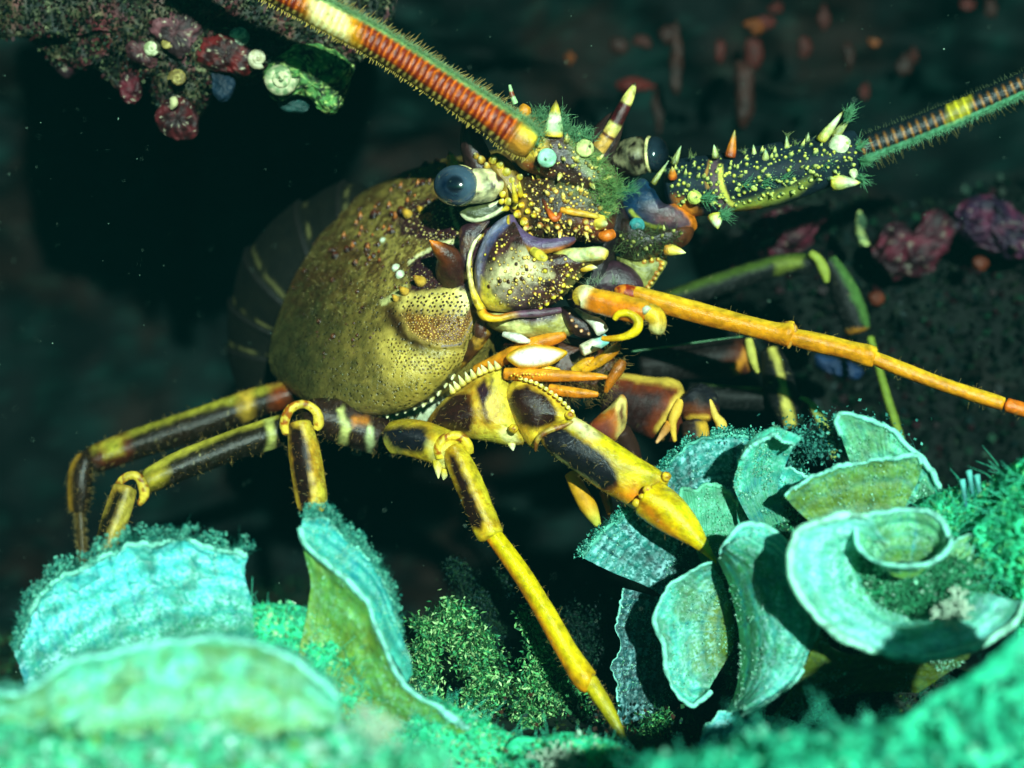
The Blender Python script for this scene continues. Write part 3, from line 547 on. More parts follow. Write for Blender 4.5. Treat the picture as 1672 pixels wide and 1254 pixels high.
def colA(P):
    C = lerp(c(36, 16, 12), c(74, 40, 40), step(.3, .7, fbm(P, .08, 21)))
    patch(C, P, [(790, 462), (806, 440), (830, 420), (848, 412), (880, 430), (894, 446), (870, 458), (850, 476), (830, 486), (806, 476)], c(236, 220, 160), 16, 12)
    patch(C, P, [(812, 470), (850, 455), (880, 470), (850, 495), (822, 490)], c(130, 100, 110), 14, 6, a=.7)
    patch(C, P, [(930, 460), (965, 432), (988, 424), (960, 446), (925, 488)], c(150, 150, 80), 8, 3)
    m = [(838, 344), (800, 364), (778, 396), (768, 436), (774, 480), (786, 500), (792, 480), (789, 440), (798, 408), (814, 384), (834, 364)]
    mm = mask(m, P, 3, 1.5); sk = noise(P*[1, .15, 1], .35, 7); lav = lerp(c(96, 108, 160), c(130, 92, 110), step(370, 480, P[:, 1])); lav = lerp(lav*.8, c(130, 90, 120), step(.5, .9, sk)*.6); lav = lerp(lav, c(200, 200, 230), np.exp(-((dist([(826, 356), (796, 384), (782, 420), (780, 470)], P[:, :2])-1)/3.5)**2)*.6); C[:] = C*(1-mm)+lav*mm
    patch(C, P, [(786, 452), (797, 462), (803, 480), (832, 506), (800, 512), (784, 500)], c(250, 222, 70), 4, 2)
    return C
def dispA(V):
    n = fbm(V, .05, 31, 3)-.5; return np.stack([0*n, 0*n, n*8], 1)
A = blob(outA, 92, 62, 60, (14, 0), .5, 1.6, colA, dispA); BA = A.bvh()
A.join(granule(BA, [(800, 400), (830, 376), (838, 400), (870, 414), (900, 420), (975, 420), (935, 460), (905, 490), (850, 504), (812, 494), (796, 450)], 11, 2.8, 1, GB, GT, 41, keep=.85))
A.join(granule(BA, [(820, 440), (900, 425), (930, 450), (900, 495), (830, 500)], 7, 1.1, .9, c(190, 170, 110), c(240, 228, 170), 42, keep=.6))
A.join(at(BA, [(816, 459, 4.5), (830, 460, 4), (842, 457, 4.8), (852, 455, 4.5), (798, 468, 4), (843, 431, 3.6), (860, 440, 3.6)], 4, .5, c(120, 80, 26), c(40, 22, 10), 10))
A.join(at(BA, [(890, 442, 5), (882, 455, 4), (931, 440, 4.5), (926, 448, 5.5), (918, 465, 6), (915, 475, 5.5), (903, 483, 6.5), (892, 494, 6), (882, 501, 5), (833, 476, 5), (872, 425, 4), (824, 400, 3), (807, 423, 4), (812, 402, 3.2), (793, 416, 3), (925, 432, 4), (936, 452, 4)], 4, 1.1, GB, YT, 10, (.1, 0, 0)))
A.join(cones(BA, [(845, 418), (905, 428), (960, 430), (925, 485), (860, 504), (850, 470)], 13, 2.8, 2.4, c(120, 60, 20), c(248, 210, 90), 45, keep=.6)); A.join(granule(BA, outA, 5, .75, .9, c(150, 130, 90), c(236, 226, 180), 43, .9, .35, 5)); Qa, Na, _ = onto(BA, scatter([(830, 420), (940, 420), (960, 450), (900, 500), (830, 500)], 7, 44, .9)); hA = hairs(Qa, Na, 6, .4, c(130, 90, 30), .6, .2, c(220, 190, 110))
nb = A.build('antenna_base_segment', MSM, lob)
hA.build('bristles', MH, nb)
def rod(pts, rad, col, name, par, m=40, n=16, mt=None, **k): return tube(pts, rad, m, n, col, **k).build(name, mt or MSM, par)
rod([(896, 424, 124), (925, 419, 138), (955, 416, 148), (980, 414, 156), (992, 418, 160)], [6, 13, 12, 11.5, 8], lambda u, a, s, P: lerp(lerp(c(214, 196, 80), c(222, 228, 160), step(.2, .5, u)), c(236, 206, 80), np.maximum(step(.88, 1, u), step(.55, .62, fbm(P, .12, 3))*.5)), 'spine', nb, 60, 22)
spine((950, 436, 130), (976, 437, 140), 9, [c(214, 160, 30), c(240, 200, 60), c(244, 240, 200)]).build('spine', MSM, nb)
b2 = tube([(868, 408, 138), (882, 418, 150), (893, 424, 158)], [7, 9, 5], 18, 12, c(246, 220, 70)); b2.build('spine', MSM, nb)
rod([(833, 350, 108), (838, 372, 116), (852, 390, 124), (874, 401, 130), (900, 401, 132), (926, 395, 128), (940, 390, 122)], [5, 11, 14, 14, 12, 9, 4],
    lambda u, a, s, P: lerp(lerp(c(88, 68, 104), c(110, 56, 50), step(.1, .5, -a*(1)+.0)), lerp(c(250, 210, 40), c(226, 120, 20), u), step(.15, .75, -a)*step(1, .5, u)), 'joint_membrane', nb, 70, 24, flat=.8)
rod([(786, 382, 90), (773, 400, 96), (765, 430, 98), (769, 462, 100), (778, 490, 104), (788, 508, 108)], [1.5, 3.2, 3.5, 4.5, 6.5, 7.5], lambda u, a, s, P: lerp(lerp(c(240, 232, 170), c(250, 205, 40), step(.3, .9, u)), c(120, 80, 30), step(.5, .7, fbm(P, .12, 33, 3))*.7), 'shell_rim', carapace, 60, 14)
rod([(784, 504, 100), (792, 516, 108), (812, 520, 112), (840, 514, 112), (880, 511, 110), (918, 506, 100)], [8, 8, 6, 6, 7, 5], lambda u, a, s, P: lerp(lerp(c(246, 190, 30), c(220, 120, 20), step(-.2, -.9, -a)), c(96, 62, 80), step(.3, .55, u)), 'joint_membrane', nb, 60, 16)
# lower lip plate
def colL(P):
    C = lerp(c(160, 150, 70), c(236, 228, 150), step(.35, .65, fbm(P*[.35, 1.6, 1], .06, 51)))
    patch(C, P, [(825, 505), (935, 495), (905, 523), (870, 528), (832, 524)], c(70, 44, 52), 6, 3); patch(C, P, [(782, 508), (800, 515), (832, 518), (800, 530), (780, 524)], c(214, 200, 90), 6, 2); return C
Lp = blob([(784, 512), (800, 509), (850, 508), (905, 506), (925, 500), (942, 520), (936, 545), (900, 553), (850, 553), (815, 542), (794, 530)], 66, 40, 40, (10, 0), .5, 1.8, colL, dispA)
BL = Lp.bvh(); Lp.join(granule(BL, [(835, 512), (920, 508), (895, 526), (840, 526)], 5, .8, 1, c(200, 180, 130), c(240, 230, 180), 52, keep=.6)); Lp.build('lip_plate', MSM, lob)
Lr = blob([(920, 500), (946, 508), (975, 532), (972, 552), (945, 550), (925, 535), (916, 515)], 92, 24, 30, (0, 0), .5, 1.8, lambda P: lerp(c(40, 20, 22), c(56, 30, 34), fbm(P, .05)))
Lr.join(at(Lr.bvh(), [(934, 523, 3.6), (941, 533, 3.4), (949, 540, 3.6), (961, 545, 3), (930, 512, 2)], 3, 1.2, c(190, 130, 80), c(240, 190, 140))); Lr.build('lip_plate', MSM, lob)
rod([(938, 505, 100), (958, 518, 116), (976, 530, 124), (985, 545, 128)], [4, 6, 11, 11], lambda u, a, s, P: lerp(c(160, 160, 130), WHITE, step(.2, .7, u)), 'lip_spur', lob)
rod([(992, 552, 96), (972, 562, 104), (948, 573, 112)], [9, 11, 10], lambda u, a, s, P: lerp(c(120, 200, 190), lerp(c(236, 230, 190), c(120, 60, 20), step(8, 3, np.hypot(P[:, 0]-944, P[:, 1]-572))), step(.2, .7, u)), 'lip_spur', lob)
rod([(786, 522, 76), (784, 540, 70), (788, 556, 62)], [8, 11, 9], c(70, 36, 24), 'cheek_fold', lob)
rod([(796, 538, 70), (778, 560, 60), (755, 585, 40), (735, 610, 20)], [10, 12, 12, 8], lambda u, a, s, P: lerp(c(190, 140, 40), c(70, 38, 14), step(.35, .5, fbm(P, .05))), 'cheek_fold', lob)
# second segment of the near antenna
def colB(P):
    C = lerp(c(38, 22, 16), c(70, 48, 30), fbm(P, .05, 61)); patch(C, P, [(905, 290), (960, 300), (1000, 320), (990, 360), (950, 330), (910, 310)], c(84, 90, 44), 14, 8)
    patch(C, P, [(940, 345), (985, 350), (1005, 360), (1000, 392), (960, 398), (940, 380)], c(96, 44, 26), 14, 8); patch(C, P, [(836, 345), (846, 300), (862, 330), (858, 370)], c(150, 110, 50), 8, 5); return C
Bb = blob([(836, 350), (842, 300), (870, 276), (920, 268), (985, 288), (1010, 325), (1006, 362), (988, 396), (940, 394), (905, 398), (872, 396), (852, 380)], 84, 56, 60, (6, 0), .5, 1.7, colB, dispA); BB = Bb.bvh()
Bb.join(granule(BB, [(858, 300), (920, 275), (985, 300), (1000, 360), (985, 392), (900, 395), (862, 350)], 10.5, 2.9, 1, GB, GT, 62, keep=.8))
Bb.join(at(BB, [(908, 313, 5), (932, 332, 3.5), (899, 350, 3), (910, 370, 5.5), (925, 385, 4), (940, 375, 5), (956, 362, 6), (958, 372, 6), (974, 372, 4.5), (968, 385, 4), (882, 368, 6), (894, 376, 5.5), (980, 382, 4), (860, 372, 7), (888, 338, 3), (925, 296, 3), (870, 310, 3)], 5, 1.2, c(170, 96, 30), c(244, 214, 110)))
Bb.join(at(BB, [(846, 350, 8), (857, 362, 8.5), (852, 335, 6), (862, 345, 5.5), (843, 322, 6), (848, 305, 5), (858, 320, 4.5), (868, 333, 4.5), (872, 352, 5), (866, 383, 6), (845, 372, 6)], 6, 1.3, YB, YT, 12))
Bb.join(granule(BB, [(850, 290), (985, 288), (1008, 325), (985, 392), (870, 390)], 5, .75, .9, c(150, 130, 90), c(236, 226, 180), 63, .9, .35, 5))
Bb.join(cones(BB, [(850, 285), (985, 282), (1008, 325), (990, 392), (865, 392)], 15, 3.6, 2.8, c(110, 60, 20), c(240, 206, 90), 65, keep=.8))
for (x, y, dx, dy) in [(880, 292, -3, -12), (905, 284, 0, -12), (935, 282, 3, -12), (962, 292, 5, -11), (990, 316, 10, -5), (948, 312, 3, -8), (920, 322, -2, -8), (880, 345, -6, -6), (930, 360, 2, 8), (955, 380, 6, 8), (915, 378, -2, 9), (978, 340, 9, -2), (895, 318, -5, -8)]:
    q, n, k = onto(BB, [(x, y)]); Bb.join(spine(q[0]-n[0]*2, q[0]+n[0]*7+np.array([dx, dy, 0]), 4.5, [c(150, 80, 24), c(236, 196, 80), c(246, 226, 130), c(120, 70, 20)], 8, 8))
b2_ = Bb.build('antenna_second_segment', MSM, lob); Qa, Na, _ = onto(BB, scatter([(850, 290), (985, 288), (1008, 325), (985, 392), (870, 390)], 7, 64, .9)); hairs(Qa, Na, 7, .4, c(120, 90, 30), .6, .2, c(200, 196, 110)).build('bristles', MH, b2_)
sb = M()
for (x, y, r) in [(805, 262, 8), (816, 270, 8), (826, 282, 9), (834, 296, 7), (838, 308, 6), (828, 308, 5), (820, 318, 6), (830, 330, 8), (840, 338, 6), (818, 330, 5), (848, 290, 6)]:
    sb.join(spine((x, y, 98), (x+4, y-5, 98+r*2), r, [c(214, 160, 20), c(250, 224, 70), c(252, 240, 150)], 8, 10))
for (x, y, tx, ty) in [(842, 330, 836, 292), (850, 320, 848, 296), (828, 340, 818, 344)]: sb.join(spine((x, y, 118), (tx, ty, 140), 5, [c(230, 190, 30), c(246, 226, 90)], 8, 8))
blob([(796, 262), (815, 250), (848, 280), (862, 330), (850, 352), (828, 340), (812, 300)], 88, 18, 60, (0, 0), .5, 2.5, lambda P: lerp(c(80, 50, 20), c(190, 150, 40), fbm(P, .1))).join(sb).build('brow_ridge', MSM, lob)
rod([(885, 322, 128), (896, 345, 138), (906, 357, 142), (914, 350, 140), (918, 338, 134)], [3, 4.5, 6, 4, 2], lambda u, a, s, P: lerp(c(100, 36, 14), c(214, 96, 16), np.exp(-((u-.55)/.2)**2)), 'joint_membrane', b2_)
rod([(914, 342, 138), (935, 346, 142), (968, 352, 138), (992, 356, 126)], [5, 6, 4.5, 3], lambda u, a, s, P: lerp(c(236, 150, 20), c(226, 200, 70), u), 'joint_membrane', b2_)
spine((975, 364, 118), (992, 366, 150), 13, [c(236, 170, 20), c(246, 220, 80), c(244, 240, 170)]).build('spine', MSM, b2_)
rod([(975, 382, 110), (990, 385, 120), (1004, 380, 116)], [6, 10, 7], c(214, 110, 20), 'joint_membrane', b2_)
# third segment
def colC(P):
    C = lerp(c(44, 26, 30), c(70, 46, 40), fbm(P, .05, 71)); patch(C, P, [(930, 225), (975, 250), (1008, 300), (995, 325), (970, 290), (940, 250)], c(130, 150, 80), 14, 8)
    patch(C, P, [(840, 250), (850, 225), (880, 205), (890, 240), (880, 262), (855, 270)], c(226, 190, 60), 10, 4); patch(C, P, [(840, 262), (880, 262), (900, 280), (860, 285)], c(140, 70, 30), 8, 4); return C
Cc_ = blob([(838, 252), (850, 222), (880, 200), (910, 196), (950, 222), (985, 252), (1010, 292), (992, 320), (930, 306), (880, 288), (850, 274)], 112, 40, 60, (0, 0), .5, 1.8, colC, dispA); BC = Cc_.bvh()
Cc_.join(granule(BC, [(890, 230), (950, 230), (995, 290), (930, 300), (890, 280)], 12, 2.5, 1, GB, GT, 72, keep=.7)); Cc_.join(granule(BC, [(860, 225), (950, 225), (1000, 290), (930, 304), (860, 275)], 5, .75, .9, c(150, 130, 90), c(236, 226, 180), 73, .9, .3, 5))
Cc_.join(cones(BC, [(870, 215), (950, 222), (1005, 290), (985, 318), (880, 290)], 15, 3.6, 2.8, c(90, 80, 40), c(220, 216, 120), 75, keep=.8))
for (x, y, dx, dy) in [(925, 232, 0, -12), (975, 262, 9, -9), (990, 290, 11, -4), (940, 262, 3, -8), (915, 285, -2, 7), (965, 300, 6, 5), (880, 240, -2, -8)]:
    q, n, k = onto(BC, [(x, y)]); Cc_.join(spine(q[0]-n[0]*2, q[0]+n[0]*8+np.array([dx, dy, 0]), 5, [c(120, 100, 40), c(226, 206, 90), c(236, 236, 150), c(120, 80, 20)], 8, 8))
c3 = Cc_.build('antenna_third_segment', MSM, lob)
def holeknob(x, y, z, r, par, col=c(226, 236, 190), hole=(0, 0), name='knob'):
    rod([(x, y, z-r), (x, y, z), (x+1, y, z+r*.7)], [r*.8, r, r*.55], lambda u, a, s, P: lerp(lerp(c(220, 180, 60), col, step(0, r*.5, P[:, 2]-z+r*.5)), c(60, 50, 14), step(r*.24, r*.12, np.hypot(P[:, 0]-x-hole[0], P[:, 1]-y-hole[1]))*(P[:, 2] > z)), name, par, 30, 24, cap=1.0)
holeknob(893, 258, 166, 16, c3, c(170, 236, 200), (-2, 2)); holeknob(955, 242, 150, 15, c3, c(226, 236, 150), (8, -3))
spine((903, 222, 140), (908, 163, 146), 17, [c(240, 200, 60), c(190, 226, 160), c(226, 240, 190), c(210, 190, 60), c(110, 90, 40)], 20, 16).build('spine', MSM, c3)
rod([(850, 200, 136), (857, 180, 140), (862, 172, 140)], [8, 11, 7], lambda u, a, s, P: lerp(c(220, 200, 90), c(232, 150, 20), step(.3, .7, u)), 'knob', c3)
rod([(842, 170, 130), (836, 155, 132), (832, 138, 132)], [5, 4, 2.5], lambda u, a, s, P: lerp(c(160, 200, 140), c(130, 60, 30), step(.35, .45, u)*step(.75, .6, u)), 'spine', c3)
# horns above the eyes
hn = tube([(972, 250, 20), (986, 232, 26), (1003, 205, 30), (1018, 176, 34), (1030, 152, 36), (1038, 134, 38)], [13, 12, 12, 11, 8, 1.5], 60, 20,
     lambda u, a, s, P: lerp(lerp(c(232, 176, 80), c(240, 226, 120), step(.25, .4, u)), lerp(c(70, 16, 20), c(60, 40, 14), step(.85, 1, u)), np.maximum(step(.42, .47, u)*step(.74, .7, u), np.maximum(step(.93, .97, u), step(.24, .27, u)*step(.31, .28, u)))), cap=.2)
hn.build('brow_horn', MSM, lob)
rod([(970, 262, -10), (985, 230, -10), (1004, 196, -8), (1010, 180, -6)], [26, 24, 16, 4], lambda u, a, s, P: lerp(c(40, 26, 26), c(64, 40, 36), fbm(P, .1, 2)), 'horn_base', lob, flat=.7)
hn = tube([(786, 285, 60), (780, 262, 66), (772, 238, 72), (764, 208, 78), (758, 188, 80)], [28, 24, 20, 12, 2], 50, 22, lambda u, a, s, P: lerp(c(50, 30, 30), c(70, 46, 44), fbm(P, .12, 5))).build('brow_horn', MSM, lob)
for (x, y, r) in [(786, 262, 8), (778, 256, 6), (796, 272, 7)]: spine((x, y, 88), (x-3, y-6, 106), r, [c(160, 100, 30), c(236, 190, 70), c(240, 226, 150)]).build('knob', MSM, hn)
# ---- near whip antenna
fp = [(872, 240, 150), (846, 222, 151), (800, 190, 148), (740, 150, 140), (670, 104, 128), (605, 64, 120), (545, 32, 116), (485, 2, 114), (425, -26, 114), (350, -62, 116), (270, -105, 120)]
fr = [24, 31, 29, 27.5, 26.5, 26, 25.5, 24, 21, 19, 17]
FL = 660.; NR = 62
def fdisp(U, ca, sa, P): f = (U*NR) % 1; return 1+.05*np.sin(f*np.pi)*(U > .05)-.02
def fcol(u, a, s, P):
    f = (u*NR+.15*np.sin(a*3)+(fbm(P, .06, 82, 3)-.5)*.7) % 1; rg = np.exp(-((f-.5)/.2)**2); C = lerp(c(120, 30, 8), c(240, 118, 20), rg*(.45+.75*fbm(P, .2, 81))*(.7+.5*np.sin(a*22)**2))
    up = a; C = lerp(C, c(50, 22, 12), step(.35, .7, up)); dots = np.exp(-((f-.5)/.2)**2)*step(.55, .7, up)*step(.95, .8, up); C = lerp(C, c(220, 190, 90), dots*.8)
    x = P[:, 0]; band = step(497, 515, x)*step(578, 560, x); bb = step(480, 530, x)*step(600, 565, x); C = lerp(C, c(240, 170, 20), bb*.9); C = lerp(C, c(255, 246, 170), band*(.6+.4*rg))
    b0 = step(.075, .03, u); C = lerp(C, lerp(c(190, 130, 40), c(250, 220, 60), step(.2, -.6, up)), b0)
    C = lerp(C, c(120, 150, 90), step(-.55, -.8, up)); return C
fl = tube(fp, fr, 560, 44, fcol, disp=fdisp); flag = fl.build('whip_antenna', MLEG, lob)
X = spline(np.hstack([np.array(fp, float), np.array(fr)[:, None]]), 900); T = np.gradient(X[:, :3], axis=0); T /= np.linalg.norm(T, axis=1)[:, None]
up = np.cross(T, (0, 0, 1.)); up *= np.where(up[:, 1:2] > 0, -1, 1)
h = M()
for k in range(5):   # pale fuzz on the upper side, short golden bristles along both edges
    z = [.9, .6, .35, .75, .5][k]; Pb = X[:, :3]+up*(X[:, 3:4]*.86)+np.array([0, 0, 1.])*X[:, 3:4]*(z-.3)*.8
    h.join(hairs(Pb+R.normal(0, 1.5, Pb.shape), up*.7+[0, 0, .6], 10, .55, c(120, 176, 120), .35, .2, c(170, 206, 150)))
Pb = X[::3, :3]+up[::3]*X[::3, 3:4]; h.join(hairs(Pb, up[::3]*1.0+T[::3]*-.4, 5+24*noise(Pb, .04, 3), .8, c(150, 120, 60), .2, .1, c(214, 190, 110)))
Pb = X[::4, :3]-up[::4]*X[::4, 3:4]*.93+[0, 0, 6]; h.join(hairs(Pb, -up[::4]+[0, 0, .5], 10, 1.1, c(200, 170, 60), .25, .1, c(240, 214, 110)))
h.build('bristles', MH, flag)
# ---- tufts
def tuft(pts, n, ln, rad, nrm, col, tip, spread=.6, w=.6):
    o = M()
    for (x, y, z) in pts:
        P = np.array([x, y, z])+R.normal(0, rad, (n, 3)); o.join(hairs(P, np.array(nrm, float), ln, w, col, spread, .35, tip))
    return o
tuft(spline([(868, 196, 140), (884, 188, 142), (878, 215, 150), (868, 236, 158)], 9), 60, 13, 6, (.1, -.6, .8), c(90, 160, 110), c(150, 206, 150)).join(
    tuft(spline([(915, 190, 136), (925, 215, 140), (945, 225, 146), (962, 222, 144)], 9), 55, 13, 6, (.2, -.7, .7), c(90, 160, 110), c(150, 206, 150))).join(
    tuft(spline([(968, 262, 140), (990, 285, 140), (1008, 306, 138), (985, 330, 136), (975, 300, 138)], 12), 60, 13, 7, (.5, -.2, .8), c(110, 160, 80), c(160, 206, 130))).build('bristle_tuft', MH, c3)
tuft([(985, 350, 126), (992, 345, 128), (1000, 340, 118)], 50, 15, 4, (.7, -.7, .4), c(100, 160, 100), c(190, 220, 130)).join(tuft([(1000, 318, 120), (1015, 312, 118), (1030, 310, 116)], 50, 16, 4, (.9, -.1, .4), c(70, 150, 110), c(140, 200, 140), .3)).build('bristle_tuft', MH, b2_)

# ---- far antenna
def colD(P):
    C = lerp(c(14, 40, 70), c(24, 66, 96), fbm(P, .04, 91)); patch(C, P, [(1060, 345), (1100, 335), (1135, 352), (1138, 375), (1100, 372), (1070, 372)], c(110, 70, 70), 18, 5)
    stroke(C, P, [(1030, 345), (1045, 361), (1064, 370), (1080, 372)], 7, c(190, 200, 80), 3, 1); stroke(C, P, [(1100, 330), (1120, 342), (1132, 358), (1134, 374), (1112, 380)], 13, c(220, 120, 20), 5, 3); return C
fb = blob([(1014, 330), (1030, 302), (1050, 291), (1066, 306), (1084, 332), (1112, 330), (1132, 350), (1138, 372), (1118, 384), (1080, 380), (1050, 372), (1024, 356)], -10, 40, 50, (0, 0), .5, 1.7, colD).build('antenna_base_segment', MSM, lob)
Eb = blob([(998, 372), (1010, 352), (1040, 366), (1075, 374), (1128, 368), (1130, 388), (1112, 406), (1080, 416), (1040, 426), (1008, 412)], 0, 36, 50, (0, 0), .5, 2, lambda P: lerp(c(30, 20, 18), c(90, 46, 20), step(1080, 1130, P[:, 0])*.8+.2*fbm(P, .1))); BE = Eb.bvh()
Q, N, K = onto(BE, scatter([(1000, 380), (1060, 372), (1115, 378), (1100, 405), (1040, 422), (1006, 410)], 3.6, 93)); Eb.build('antenna_under_segment', MSM, lob)
hairs(Q, N+[0, .1, 0], 11, .8, c(40, 60, 34), .7, .5, c(120, 140, 80)).build('bristle_tuft', MH, fb)
holeknob(1040, 368, 26, 13, fb, c(60, 150, 150), (90, 0))
spine((1088, 406, 20), (1120, 413, 34), 11, [c(214, 140, 30), c(240, 220, 90), c(240, 240, 160)]).build('spine', MSM, fb)
Gb = blob([(1006, 418), (1040, 424), (1082, 416), (1090, 428), (1076, 452), (1060, 472), (1036, 466), (1018, 442)], -14, 24, 30, (0, 0), .5, 2, lambda P: lerp(c(100, 104, 50), c(180, 176, 96), fbm(P, .05, 3)))
Gb.join(at(Gb.bvh(), [(1084, 420, 5), (1080, 430, 5.5), (1078, 438, 5), (1072, 446, 5), (1068, 454, 5), (1062, 461, 5), (1058, 468, 4.5), (1064, 426, 5), (1052, 428, 4.5), (1074, 424, 4)], 5, 1.3, c(190, 120, 30), c(244, 206, 80), 10, (.3, 0, 0))); Gb.build('antenna_lower_plate', MSM, lob)
blob([(945, 470), (965, 440), (1000, 425), (1035, 440), (1050, 470), (1010, 482), (970, 484)], 10, 24, 60, (0, 0), .5, 2.5, lambda P: lerp(c(40, 24, 34), c(70, 40, 52), fbm(P, .05))).build('mouth_plate', MSM, lob)
blob([(985, 300), (1015, 320), (1030, 360), (1005, 420), (1000, 480), (960, 520), (930, 500), (900, 420), (940, 330)], -20, 60, 90, (0, 0), .5, 4, lambda P: lerp(c(26, 18, 22), c(44, 28, 34), fbm(P, .05))).build('antenna_plate', MSM, lob)
def colP(u, a, s, P):
    C = lerp(c(14, 20, 30), c(22, 44, 56), fbm(P, .05, 95)); patch(C, P, [(1186, 338), (1230, 326), (1265, 316), (1330, 290), (1300, 316), (1240, 340), (1200, 346)], c(150, 160, 60), 8, 4)
    patch(C, P, [(1180, 350), (1240, 340), (1252, 356), (1230, 360)], c(150, 70, 20), 6, 4); patch(C, P, [(1158, 262), (1172, 258), (1180, 300), (1196, 340), (1176, 346), (1162, 310)], c(96, 74, 84), 4, 2)
    stroke(C, P, [(1160, 262), (1153, 286), (1156, 306)], 5, c(180, 130, 60), 2, 1); stroke(C, P, [(1176, 272), (1178, 300), (1188, 326), (1196, 334)], 8, c(220, 210, 90), 2, 1)
    patch(C, P, [(1100, 320), (1125, 330), (1142, 345), (1135, 365), (1110, 340)], c(200, 120, 30), 8, 4); return C
Pd = tube([(1085, 312, -20), (1120, 306, -16), (1175, 300, -10), (1250, 288, -4), (1330, 268, 2), (1392, 250, 6), (1410, 245, 8)], [38, 47, 48, 48, 43, 37, 30], 150, 80, colP); BP = Pd.bvh()
reg = [(1085, 275), (1150, 258), (1250, 245), (1330, 228), (1395, 222), (1410, 262), (1340, 300), (1250, 330), (1150, 345), (1100, 340)]
Pd.join(cones(BP, reg, 13, 3.6, 2.6, c(40, 70, 50), c(214, 220, 120), 98, (.5, -.3, 0), .7)); Pd.join(granule(BP, reg, 13, 3.2, 1.1, c(80, 110, 60), c(214, 206, 90), 96, keep=.8)); Pd.join(granule(BP, reg, 7.5, 1.1, 1, c(60, 90, 70), c(140, 170, 110), 97, keep=.5))
ped = Pd.build('antenna_second_segment', MDK, lob); ft = M()
for (x, y, r) in [(1134, 322, 12), (1205, 306, 7.5), (1232, 304, 8), (1268, 297, 7), (1325, 275, 12)]: holeknob(x, y, 34, r, ped, c(220, 232, 110), (r*.25, 0))
holeknob(1372, 240, 36, 20, ped, c(226, 240, 190), (-10, 8))
for (b, t, r, cs) in [((1168, 352, 30), (1172, 374, 40), 13, 0), ((1362, 298, 24), (1406, 298, 44), 14, 0), ((1192, 256, 20), (1200, 212, 26), 9, 1), ((1386, 262, 20), (1400, 300, 30), 12, 0), ((1340, 230, 20), (1378, 180, 30), 9, 0), ((1362, 224, 20), (1392, 186, 26), 8, 2), ((1100, 268, 10), (1112, 238, 14), 6, 2), ((1066, 300, 20), (1092, 262, 26), 5, 2), ((1168, 258, 20), (1166, 236, 24), 6, 2), ((1286, 250, 16), (1284, 222, 20), 6, 2), ((1232, 256, 16), (1230, 236, 20), 5, 2), ((1318, 240, 10), (1320, 216, 14), 5, 2), ((1098, 290, 30), (1098, 272, 44), 8, 1), ((1250, 262, 30), (1250, 244, 40), 7, 2)]:
    spine(b, t, r, [[c(214, 200, 60), c(220, 230, 130), c(226, 240, 190), c(210, 200, 90)], [c(190, 80, 20), c(226, 130, 30), c(190, 180, 90)], [c(120, 120, 50), c(190, 200, 120), c(160, 190, 140)]][cs]).build('spine', MSM, ped)
for (x, y, nx, ny, n) in [(1150, 324, 1, -.1, 110), (1178, 352, 1, -.5, 110), (1216, 300, 1, -.3, 50), (1246, 298, 1, -.4, 80), (1278, 290, 1, -.4, 70), (1340, 266, 1, -.2, 70), (1400, 240, .8, -.5, 90), (1408, 262, 1, .1, 90), (1402, 290, .9, .5, 80), (1382, 196, .8, -1, 50), (1384, 186, .5, -1, 50)]:
    ft.join(tuft([(x, y, 38)], n, 17, 3, (nx, ny, .35), c(80, 150, 100), c(130, 206, 150), .35, .7))
for (x, y) in [(1100, 262), (1130, 258), (1170, 250), (1215, 250), (1260, 246), (1300, 236), (1286, 224), (1320, 232), (1350, 224)]: ft.join(tuft([(x, y, 16)], 14, 10, 2, (.1, -1, .1), c(120, 150, 80), c(180, 200, 130), .5, .6))
ft.build('bristle_tuft', MH, ped)
fp2 = [(1392, 250, 0), (1420, 238, 0), (1480, 216, -4), (1560, 184, -8), (1640, 150, -12), (1720, 112, -16), (1820, 60, -20)]; fr2 = [16, 20, 20, 19, 18, 17, 15]; NR2 = 34
def gcol(u, a, s, P):
    f = (u*NR2) % 1; rg = np.exp(-((f-.5)/.16)**2); C = lerp(c(22, 30, 34), c(150, 96, 26), rg*step(.8, .3, np.abs(a))); x = P[:, 0]
    b = step(1540, 1552, x)*step(1592, 1578, x); C = lerp(C, c(214, 200, 40), b*(.45+.5*rg)); return lerp(C, c(120, 200, 150), step(-.5, -.75, a)*.8)
f2 = tube(fp2, fr2, 330, 30, gcol, disp=lambda U, ca, sa, P: 1+.06*np.sin(((U*NR2) % 1)*np.pi)-.03).build('whip_antenna', MLEG, lob)
X = spline(np.hstack([np.array(fp2, float), np.array(fr2)[:, None]]), 500); T = np.gradient(X[:, :3], axis=0); T /= np.linalg.norm(T, axis=1)[:, None]; dn = np.cross(T, (0, 0, 1.)); dn *= np.where(dn[:, 1:2] < 0, -1, 1)
h = M()
for k in range(4): h.join(hairs(X[:, :3]+dn*X[:, 3:4]*.8+R.normal(0, 1.3, (500, 3))+[0, 0, 5], dn*.8+[0, 0, .5], 9, .55, c(90, 170, 120), .35, .2, c(150, 220, 170)))
h.join(hairs(X[::4, :3]+dn[::4]*X[::4, 3:4], dn[::4], 20, .7, c(90, 90, 50), .3, .1, c(140, 130, 70))); h.join(hairs(X[::5, :3]-dn[::5]*X[::5, 3:4], -dn[::5], 8, .6, c(110, 130, 90), .3, .1)); h.build('bristles', MH, f2)
